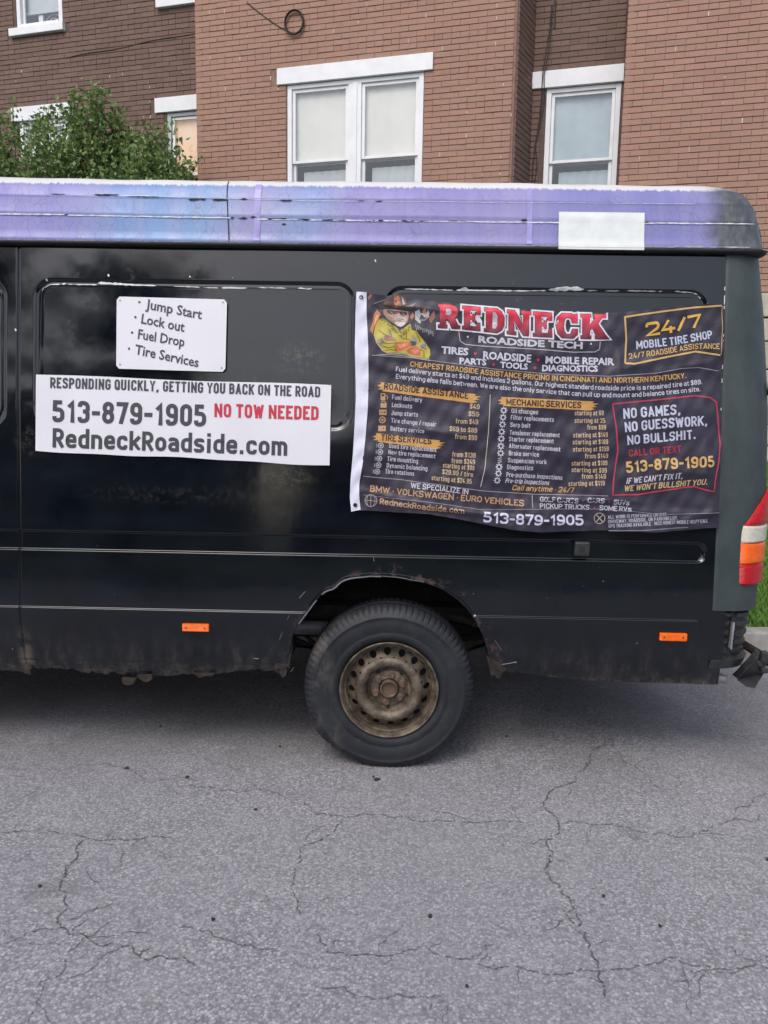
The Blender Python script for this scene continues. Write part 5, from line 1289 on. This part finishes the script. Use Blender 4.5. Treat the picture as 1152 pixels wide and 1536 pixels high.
# white header band with grommets
HL = np.array([(535,438),(533.5,470),(532.5,520),(533.5,560),(534,600),(532,640),(529.5,680),(526,720),(525,745),(527,767)], float)
HR = LEF + np.array([1.0, 0]); HR[0] = (550, 439); HR[-1] = (541, 764)
U, Vv = np.meshgrid(np.linspace(0, 1, 8), np.linspace(0, 1, 90)); G = cur(HL, Vv)*(1-U[..., None]) + cur(HR, Vv)*U[..., None]
Ph = flag_surf(G[..., 0], G[..., 1], .003); Ph[..., 1] -= .002*np.sin(Vv*23) + .0015*np.sin(Vv*60+U*3)
V, Q = grid_mesh(Ph); np_mesh('header_band', V, Q, simple('white_webbing', (.62, .63, .76), .6, var=.05, nscale=30, bmp=.3, bscale=140), flag)
m = MB()
for px, py in ((542, 446.5), (533, 757)):
    q = flag_surf(np.array([px]), np.array([py]), .006)[0]; m.lathe_y(q[0], q[2], [(.0085, q[1]+.002), (.008, q[1]-.001), (.0055, q[1]-.001), (.0045, q[1]+.002), (.0002, q[1]+.002)], 20)
m.build('grommet', M['rusty'], flag, auto=40)
pr = Print(flag_surf)
# REDNECK in slab letters, white outline under red
R_ = [(0,0),(.42,0),(.42,.14),(.36,.14),(.36,.38),(.46,.38),(.64,0),(1.02,0),(1.02,.14),(.93,.14),(.76,.45),(.88,.56),(.91,.70),(.88,.86),(.78,.96),(.62,1),(0,1),(0,.86),(.08,.86),(.08,.14),(0,.14)]; R_h = [(.36,.56),(.36,.82),(.54,.82),(.61,.76),(.61,.62),(.54,.56)]
E_ = [(0,0),(.93,0),(.93,.34),(.77,.34),(.72,.16),(.4,.16),(.4,.43),(.52,.43),(.54,.34),(.66,.34),(.66,.68),(.54,.68),(.52,.59),(.4,.59),(.4,.84),(.72,.84),(.77,.68),(.93,.68),(.93,1),(0,1),(0,.86),(.1,.86),(.1,.14),(0,.14)]
D_ = [(0,0),(.62,0),(.84,.12),(.96,.34),(.96,.66),(.84,.88),(.62,1),(0,1),(0,.86),(.1,.86),(.1,.14),(0,.14)]; D_h = [(.4,.17),(.4,.83),(.54,.83),(.63,.70),(.63,.30),(.54,.17)]
N_ = [(0,0),(.40,0),(.40,.14),(.31,.14),(.31,.58),(.70,0),(.93,0),(.93,.86),(1.02,.86),(1.02,1),(.62,1),(.62,.86),(.70,.86),(.70,.44),(.33,1),(0,1),(0,.86),(.08,.86),(.08,.14),(0,.14)]
C_ = [(.95,.38),(.95,.16),(.76,0),(.26,0),(.06,.18),(0,.5),(.06,.82),(.26,1),(.70,1),(.76,.95),(.95,1),(.95,.62),(.72,.62),(.66,.80),(.46,.84),(.37,.7),(.34,.5),(.37,.3),(.46,.16),(.64,.18),(.72,.38)]
K_ = [(0,0),(.42,0),(.42,.14),(.36,.14),(.36,.32),(.46,.44),(.62,.14),(.58,.14),(.58,0),(1.16,0),(1.0,.14),(.68,.62),(.84,.86),(1.0,.86),(1.0,1),(.55,1),(.55,.86),(.60,.86),(.36,.56),(.36,.86),(.42,.86),(.42,1),(0,1),(0,.86),(.08,.86),(.08,.14),(0,.14)]
spans = [(R_, R_h, 657, 689), (E_, None, 693, 722), (D_, D_h, 726, 757), (N_, None, 760, 795), (E_, None, 799, 829), (C_, None, 833, 867), (K_, None, 870, 908)]
def redy(px): 
    xb = [655, 700, 740, 780, 820, 870, 915]; return np.interp(px, xb, [492, 494.5, 499, 503.5, 506.5, 508.5, 509]), np.interp(px, xb, [456, 459.5, 463, 466.5, 469.5, 471, 472])
def redmap(P, x0, x1):
    P = np.array(P); px = x0+(x1-x0)*P[:, 0]; b, t = redy(px); return np.stack([px, b+(t-b)*P[:, 1]], 1)
def grad(px, py):
    b, t = redy(px); h = (b-py)/(b-t); h = min(1, max(0, h)); return tuple(np.array((.10, .010, .025))*(1-h) + np.array((.70, .03, .07))*h)
def grow(P, d):
    A = sum(P[i][0]*P[(i+1) % len(P)][1]-P[(i+1) % len(P)][0]*P[i][1] for i in range(len(P))); sg = 1 if A > 0 else -1; out = []; n = len(P)
    for i in range(n):
        a, b, c_ = np.array(P[i-1]), np.array(P[i]), np.array(P[(i+1) % n]); e1 = (b-a)/(np.linalg.norm(b-a)+1e-9); e2 = (c_-b)/(np.linalg.norm(c_-b)+1e-9)
        n1 = np.array([e1[1], -e1[0]])*sg; n2 = np.array([e2[1], -e2[0]])*sg; k = n1+n2; 
        kk = n1+n2; den = 1+n1@n2; out.append(tuple(b + (kk/max(.5, den))*d))
    return out
for i_, (L1, hole, x0, x1) in enumerate(spans):
    o1 = redmap(L1, x0, x1).tolist(); pr.poly(grow(o1, 3.0), (.60, .61, .68), -.0006+i_*.00002, split=10)
    pr.poly([o1]+([redmap(hole, x0, x1).tolist()] if hole else []), grad, .0004, split=5)
    if hole: pr.poly(redmap(hole, x0, x1).tolist(), (.45, .45, .5), .0, split=8)
    pr.line([tuple(q) for q in grow(o1, .3)], .7, (.04, .01, .02), .0008, close=True)
pr.build('headline_lettering', flag)
T = pr.text
pr.line([(688,498),(690,512),(698,517),(720,519),(800,524),(860,528.5),(892,528),(899,524),(900,513)], 1.3, (.35,.34,.40)); T('ROADSIDE TECH', [(717,513.5),(780,519),(873,523.5)], 9.5, (.42,.42,.48), .04, split=12, wide=True)
pr.dot(701.5, 505.5, 1.4, WHITE); pr.dot(886, 516, 1.4, WHITE)
T('TIRES', [(661.5,530),(702,533)], 10, WHITE, .035, wide=True); T('ROADSIDE', [(724,538),(796,543.5)], 10.5, WHITE, .035, wide=True); T('MOBILE REPAIR', [(817,545),(921,547.5)], 9.8, WHITE, .035, wide=True)
T('PARTS', [(688.8,545.5),(729,548)], 8.5, WHITE, .035, wide=True); T('TOOLS', [(750,551.5),(791,554.5)], 8.5, WHITE, .035, wide=True); T('DIAGNOSTICS', [(812.5,556.5),(896,557.5)], 8.5, WHITE, .035, wide=True)
for x, y in ((712.7,530.5),(806.5,540),(740,547),(802,552)): pr.dot(x, y, 2.3, (.40,.03,.06))
T('24/7', [(968,506),(1010,499),(1053,490)], (21,20), (.62,.36,.06), .05, split=8); T('MOBILE TIRE SHOP', [(954,524),(1010,518),(1068,507.5)], 12, (.42,.47,.62), .035, split=10); T('24/7 ROADSIDE ASSISTANCE', [(942.7,539),(1000,531),(1040,523.5),(1078,524)], 8.5, (.50,.32,.10), .03)
pr.line([(936,476),(990,468),(1040,461.5),(1081,459)], 2.6, (.50,.33,.12)); pr.line([(936,475),(938.5,510),(936.5,545)], 2.6, (.50,.33,.12)); pr.line([(936.5,545),(950,546),(1000,535.5),(1042,527.5),(1079,533)], 2.6, (.50,.33,.12)); pr.line([(1081.5,459),(1082,495),(1080,533)], 1.2, (.35,.25,.12))
pr.line([(558,533),(620,537),(676,545),(740,553.5),(819,561),(912,564.5),(982,560),(1020,553),(1047,551.5),(1077,556.5)], 1.0, (.28,.26,.28))
T('CHEAPEST ROADSIDE ASSISTANCE PRICING IN CINCINNATI AND NORTHERN KENTUCKY.', [(615,550),(666,555.5),(728,563),(819,571.5),(891,573.5),(925,575.5),(977,573.5),(1029,567)], 8.2, GOLD, .035)
T('Fuel delivery starts at $49 and includes 2 gallons. Our highest standard roadside price is a repaired tire at $89.', [(593.7,557),(700,569),(806,579),(852,583),(904,585.5),(956,586.5),(995,582.8),(1053,576)], 7.2, WHITE, .02)
T('Everything else falls between. We are also the only service that can pull up and mount and balance tires on site.', [(593.7,568),(702,580),(819.5,590.6),(880,595.5),(943,597),(982,594),(1050,586.7)], 7.2, WHITE, .02)
pr.build('header_lettering', flag)
def brush(x0, y0, x1, y1, h, c_=(.50,.27,.08)):
    L_, R2 = [], []
    n = 7; 
    P = [(x0+4,y0-h/2),(x1-8,y1-h/2),(x1-10,y1-h*.3),(x1,y1-h*.25),(x1-9,y1-h*.05),(x1-3,y1+h*.08),(x1-12,y1+h*.2),(x1-6,y1+h*.36),(x1-14,y1+h/2),(x0+6,y0+h/2),(x0+8,y0+h*.34),(x0,y0+h*.3),(x0+5,y0+h*.05),(x0-1,y0-h*.1),(x0+5,y0-h*.28)]
    pr.poly(P, c_, -.0005, split=10)
brush(567,580,722,598,13.5); T('ROADSIDE ASSISTANCE', [(576,584),(702,598.5)], 9.8, (.02,.015,.015), .04, lift=.0005); brush(747,602,898,609,13.5); T('MECHANIC SERVICES', [(759,607.5),(871,612.5)], 9.5, (.02,.015,.015), .04, lift=.0005)
brush(560,656,668,667,13); T('TIRE SERVICES', [(571.6,660.5),(647,666.5)], 9.5, (.02,.015,.015), .04, lift=.0005)
LG = (.44,.43,.50); PG = (.46,.34,.22)
for t, a, b, c_, d_ in [('Fuel delivery',588,599,633,603.6),('Lockouts',587.7,610.5,618,612.8),('Jump starts',587,622.5,627,625.3),('Tire change / repair',586.7,633.8,654,640),('Battery service',585.6,645.8,636,650),
    ('Used tire replacement',583.5,671.6,654.6,678),('New tire replacement',582.5,681,653,687.5),('Tire mounting',581,691,627,695),('Dynamic balancing',580,701,641,706),('Tire rotations',578,710,621,713.5),
    ('Oil changes',766.6,619.5,806.5,621.6),('Filter replacements',765.6,629.3,830.5,633),('Serp belt',765,640.3,795.5,642),('Tensioner replacement',764,652,839,656),('Starter replacement',763,661.7,830,665),('Alternator replacement',763,671.8,839.6,677),
    ('Brake service',762.7,682.8,808,685),('Suspension work',761,693.2,819.5,696.3),('Diagnostics',760,703.4,799,705.2),('Pre-purchase inspections',759,714.6,843,719.8)]: T(t, [(a,b),(c_,d_)], 7., LG, .022)
T('Pre-trip inspections', [(757,723.7),(823,727.6)], 7, LG, .02, .25)
for t, a, b, c_, d_ in [('$49',704,612.8,719,614),('$59',702,624,718,625),('from $49',683,635,716.6,636.5),('$69 to $89',674,646.3,715,649),('from $99',682,658,715,660.4),('from $139',678,684.6,713,686.5),('from $249',677,694.3,712,696.4),
    ('starting at $99',664,701,711,705.5),('$29.99 / tire',663,710.7,709,715.3),('starting at $24.95',647,719.8,707,725.5),('starting at 60',861,623,905,623),('starting at 25',861,634.4,907,634.4),('from $99',880,644.3,908,644.3),('starting at $149',858.6,656,910.7,655.5),
    ('starting at $189',858,666.4,911,665.9),('starting at $159',858.6,677.3,912,676.6),('from $149',876,687.2,911.5,687.2),('starting at $189',856.8,698.4,910.4,697.7),('starting at $99',857,708,909,708.8),('from $149',872,717.7,907.6,717.7),('starting at $119',852,728.9,905.5,727.6)]: T(t, [(a,b),(c_,d_)], 7.3, PG, .022)
T('Call anytime • 24/7', [(767.4,735),(859.4,739)], 8, GOLD, .02, .25)
# little icons of the lists
for i_, (x, y) in enumerate([(576,595),(575.5,606),(574.5,618),(573.5,629.5),(573,642)]):
    if i_ == 3: pr.dot(x, y, 5.2, (.42,.26,.14), 0, 16, 3.4); pr.dot(x, y, 2, (.42,.26,.14))
    elif i_ == 1: pr.poly([(x-4.5,y-1),(x+4.5,y-1),(x+4.5,y+5.5),(x-4.5,y+5.5)], (.42,.26,.14)); pr.dot(x, y-1.5, 3.5, (.42,.26,.14), 0, 12, 2.3)
    elif i_ == 0: pr.poly([(x-5,y-5),(x+2,y-5),(x+2,y+5.5),(x-5,y+5.5)], (.42,.26,.14)); pr.line([(x+2,y-2),(x+5,y-1),(x+5,y+4)], 1.1, (.42,.26,.14)); pr.poly([(x-3.6,y-3.6),(x+.6,y-3.6),(x+.6,y-.6),(x-3.6,y-.6)], (.03,.025,.03), .0005)
    else: pr.poly([(x-5.5,y-3.6),(x+5.5,y-3.6),(x+5.5,y+4.6),(x-5.5,y+4.6)], (.42,.26,.14)); pr.line([(x-3.5,y+.3),(x-1,y+.3)], 1, (.03,.025,.03), .0005); pr.line([(x+1,y+.3),(x+3.5,y+.3)], 1, (.03,.025,.03), .0005); pr.line([(x+2.3,y-1.2),(x+2.3,y+1.8)], 1, (.03,.025,.03), .0005)
for x, y in ((571.5,668),(570.5,677.5),(569,687.5),(568,697.5),(566,707)): pr.dot(x, y, 4.4, (.34,.34,.38), 0, 14, 3.0); pr.dot(x, y, 1.9, (.34,.34,.38)); pr.line([(x-6,y-3),(x-6,y+3)], .8, (.34,.34,.38))
for i_, (x, y) in enumerate([(755,615.5),(754,626),(753,636.5),(752,647.5),(751.5,658),(751,669),(750.5,679.5),(749,690),(748,700),(747,709.5),(745,720)]):
    if i_ == 7: 
        for q in (-3, 0, 3): pr.line([(x-3,y+q+1),(x+3,y+q-1)], 1, LG)
        continue
    pr.dot(x, y, 3.9, LG, 0, 14, 2.3)
    for a in range(8): pr.line([(x+3.6*math.cos(a*.785),y+3.6*math.sin(a*.785)),(x+5.3*math.cos(a*.785),y+5.3*math.sin(a*.785))], 1.5, LG)
pr.line([(735,592),(732,650),(727,700),(720.5,730)], .9, (.50,.45,.34)); pr.line([(797.5,742),(798,761)], .9, (.4,.34,.28))
pr.build('price_list_lettering', flag)
pr.line([(545,714),(600,719),(660,727),(720,735.5),(800,741),(910,743)], .9, (.30,.28,.30)); T('WE SPECIALIZE IN', [(616,731.3),(702,741.3)], 8.2, WHITE, .03)
T('BMW • VOLKSWAGEN • EURO VEHICLES', [(555,737),(676,749.7),(785,759)], 9.5, (.42,.25,.13), .04); T('RedneckRoadside.com', [(569.5,755.5),(640,764.5),(696,770.5)], 9, (.42,.25,.13), .035)
pr.dot(556.5, 750.5, 9.5, (.30,.27,.26), 0, 20, 8.3); pr.line([(548,750),(565,751.5)], .9, (.30,.27,.26)); pr.line([(556.5,742),(556,759)], .9, (.30,.27,.26)); pr.line([(552,743),(550,750.5),(552,758)], .8, (.30,.27,.26)); pr.line([(561,743),(563,750.5),(560,758)], .8, (.30,.27,.26))
pr.line([(545,742),(640,752),(720,764),(800,763),(900,763),(1000,771),(1076,768)], .8, (.24,.22,.26))
T('513-879-1905', [(724.5,783),(800,787),(874.7,787.5)], 16, (.48,.48,.62), .045, split=10)
T('GOLF CARTS', [(809,752),(866,754.5)], 7.5, LG, .03); T('CARS', [(880,753.5),(905,754.5)], 7.5, LG, .03); T('SUVs', [(918.5,756),(943,757.5)], 7.5, LG, .03); T('PICKUP TRUCKS', [(808.6,761.8),(883,764.2)], 7.5, LG, .03); T('SOME RVs', [(898,764.7),(946,767)], 7.5, LG, .03)
for x, y in ((873,750.5),(911.5,752),(890.5,761)): pr.dot(x, y, 1.3, (.35,.04,.06))
pr.dot(898.4, 777, 8.6, (.36,.32,.26), 0, 20, 7.4); pr.line([(894,772),(903,782)], 1.6, (.36,.32,.26)); pr.line([(903,772),(894,782)], 1.6, (.36,.32,.26), .0002)
SM = (.38,.38,.46)
T('ALL WORK IS PERFORMED ON SITE —', [(910.7,777.6),(1004,773.2)], 5.2, SM, .02); T('DRIVEWAY, ROADSIDE, OR PARKING LOT.', [(911.3,784.4),(1015,778.6)], 5.2, SM, .02); T('GPS TRACKING AVAILABLE · NEED HONEST MOBILE HELP? CALL', [(912,791),(1000,785.6),(1060,783)], 5.2, SM, .02)
pr.line([(912,795.5),(960,794.5),(1030,790)], 1.2, (.2,.2,.25))
RB = (.36,.035,.07)
pr.line([(918.5,606),(982,600),(1042,593.5),(1064,596.5),(1073,603),(1077,640),(1079,665),(1077,690),(1071,720),(1069,737),(1055,734),(1040,729.5),(1021,731.5),(956,741.5),(917,742),(920,715),(926,676),(923,640)], 2.2, RB, close=True)
WB = (.44,.46,.60)
T('NO GAMES,', [(935,628.3),(1019,621.5)], 15.5, WB, .04, split=10); T('NO GUESSWORK,', [(936.7,648.3),(1000,642),(1060,638)], 15, WB, .04, split=10); T('NO BULLSHIT.', [(940.6,667.5),(1042,658)], 14, WB, .04, split=10)
T('CALL OR TEXT', [(942.7,685),(1021,678.5)], 10.5, (.30,.02,.04), .04); T('513-879-1905', [(939,709.5),(1000,703.5),(1069.5,700)], 17, (.52,.33,.12), .045, split=10)
T("IF WE CAN'T FIX IT,", [(938,725.8),(1022,717.3)], 8.8, LG, .03, .22); T("WE WON'T BULLSHIT YOU.", [(935,737),(1059,726.5)], 9, (.46,.33,.16), .035, .22)
pr.build('slogan_lettering', flag)
# illustration: bearded man in a hat and yellow hoodie, arms crossed
def Zq(P): return [(540+x/7.2, 430+y/7.2) for x, y in P]
layer = [0]
def shp(P, c_): layer[0] += 1; pr.poly(Zq(P), c_, -.0006+layer[0]*.00004, split=6)
def ln(P, c_, w=.8): layer[0] += 1; pr.line(Zq(P), w, c_, -.0006+layer[0]*.00004)
shp([(150,300),(185,250),(225,300),(200,350),(180,400),(150,440),(140,520),(110,470),(125,420),(140,370)], (.45,.14,.05)); shp([(165,330),(185,290),(200,330),(170,390),(150,420)], (.60,.35,.12)); shp([(540,330),(570,280),(590,320),(560,360)], (.42,.16,.06)); shp([(740,350),(770,300),(800,260),(810,330),(780,380),(760,400)], (.26,.10,.06)); shp([(670,270),(700,235),(715,290),(690,310)], (.30,.11,.05)); shp([(80,120),(110,80),(135,95),(100,150)], (.25,.10,.07))
shp([(595,330),(640,360),(660,300),(700,340),(740,330),(748,290),(735,260),(710,300),(680,320),(650,285),(640,250),(600,270),(600,300)], (.30,.33,.36)); shp([(600,330),(640,360),(660,390),(640,400),(590,350)], (.38,.40,.43)); ln([(600,270),(595,320),(640,365),(700,365),(745,325)], (.5,.5,.52))
shp([(205,350),(240,360),(330,410),(380,430),(430,480),(500,430),(545,400),(560,470),(610,485),(650,540),(700,600),(755,680),(758,740),(740,772),(690,775),(640,765),(560,752),(440,715),(380,712),(300,715),(230,680),(180,600),(150,520),(160,440)], (.44,.36,.05))
shp([(205,350),(250,340),(330,400),(400,470),(440,520),(520,440),(550,410),(540,470),(445,560),(380,500),(290,420)], (.20,.18,.03)); shp([(390,430),(430,470),(480,440),(470,480),(435,505)], (.09,.07,.06))
shp([(190,575),(240,555),(265,600),(225,640),(200,620)], (.16,.17,.19)); shp([(300,450),(330,470),(350,540),(320,520)], (.20,.21,.23)); shp([(550,520),(600,555),(625,610),(600,640),(560,560)], (.25,.27,.30)); shp([(540,580),(610,600),(600,640),(545,640)], (.07,.07,.08)); shp([(640,640),(700,610),(720,640),(660,680)], (.20,.21,.22))
shp([(255,545),(280,525),(330,530),(395,575),(380,590),(300,592),(262,575)], (.30,.15,.11)); shp([(385,600),(470,595),(530,588),(555,620),(540,650),(450,695),(390,705)], (.48,.13,.06)); shp([(400,625),(520,610),(510,640),(420,670)], (.62,.24,.12)); shp([(500,685),(560,650),(620,645),(655,680),(650,745),(590,745),(520,720)], (.48,.12,.06)); shp([(540,690),(610,665),(635,700),(600,725)], (.62,.22,.11))
for P in ([(380,600),(375,650),(390,705)], [(250,600),(300,620),(370,610)], [(240,640),(300,660),(370,650)], [(270,690),(330,680),(380,690)], [(650,680),(690,700),(690,770)], [(500,500),(500,570)], [(455,560),(540,575)], [(200,470),(240,500),(300,540)], [(600,490),(640,560),(650,600)], [(660,650),(720,680)]): ln(P, (.05,.05,.02), .9)
ln([(150,520),(180,610),(240,690),(300,722),(440,722),(560,758),(690,782),(750,778)], (.40,.40,.40), .8)
shp([(250,250),(300,240),(520,270),(525,330),(510,385),(480,420),(430,435),(380,415),(300,350),(255,300)], (.30,.17,.13)); shp([(300,320),(370,350),(360,400),(310,350)], (.16,.09,.07)); shp([(400,265),(430,270),(440,320),(400,320),(385,300)], (.50,.26,.19)); shp([(450,330),(500,330),(505,370),(480,390)], (.42,.22,.16))
shp([(375,330),(430,318),(490,335),(500,365),(460,372),(430,358),(390,370),(365,355)], (.38,.35,.34)); shp([(370,388),(400,380),(440,384),(485,382),(488,400),(468,424),(440,438),(402,426)], (.50,.48,.47)); ln([(385,352),(430,350),(480,362)], (.05,.03,.03), .8)
shp([(292,255),(385,262),(428,268),(512,276),(510,306),(462,312),(432,296),(420,282),(388,300),(335,300),(302,282)], (.012,.010,.010)); ln([(318,268),(355,290)], (.35,.30,.28), .7); ln([(448,284),(485,304)], (.35,.30,.28), .7)
shp([(140,150),(155,190),(200,225),(280,245),(380,250),(480,262),(560,250),(600,215),(590,180),(560,200),(480,232),(380,225),(250,195),(190,190)], (.045,.030,.028)); shp([(255,200),(270,140),(310,100),(380,85),(450,98),(500,150),(515,215),(480,240),(380,232)], (.07,.04,.035)); shp([(370,92),(410,90),(430,130),(440,228),(375,225),(365,150)], (.42,.14,.07)); shp([(450,110),(475,150),(490,190),(465,200)], (.35,.35,.36)); ln([(145,190),(250,150),(270,145)], (.22,.20,.20), .8); ln([(500,215),(560,205),(595,185)], (.35,.33,.33), .9); ln([(255,205),(380,236),(480,243)], (.015,.01,.01), 1.2)
for k_ in range(9): ln([(600+k_*22, 410+k_*9+rng.uniform(-8,8)), (612+k_*22, 470+k_*8+rng.uniform(-14,14)), (622+k_*22, 430+k_*9)], (.34,.34,.38), .7)
ln([(135,745),(250,735),(430,740),(600,775),(760,800)], (.40,.38,.36), .8)
pr.build('emblem', flag)
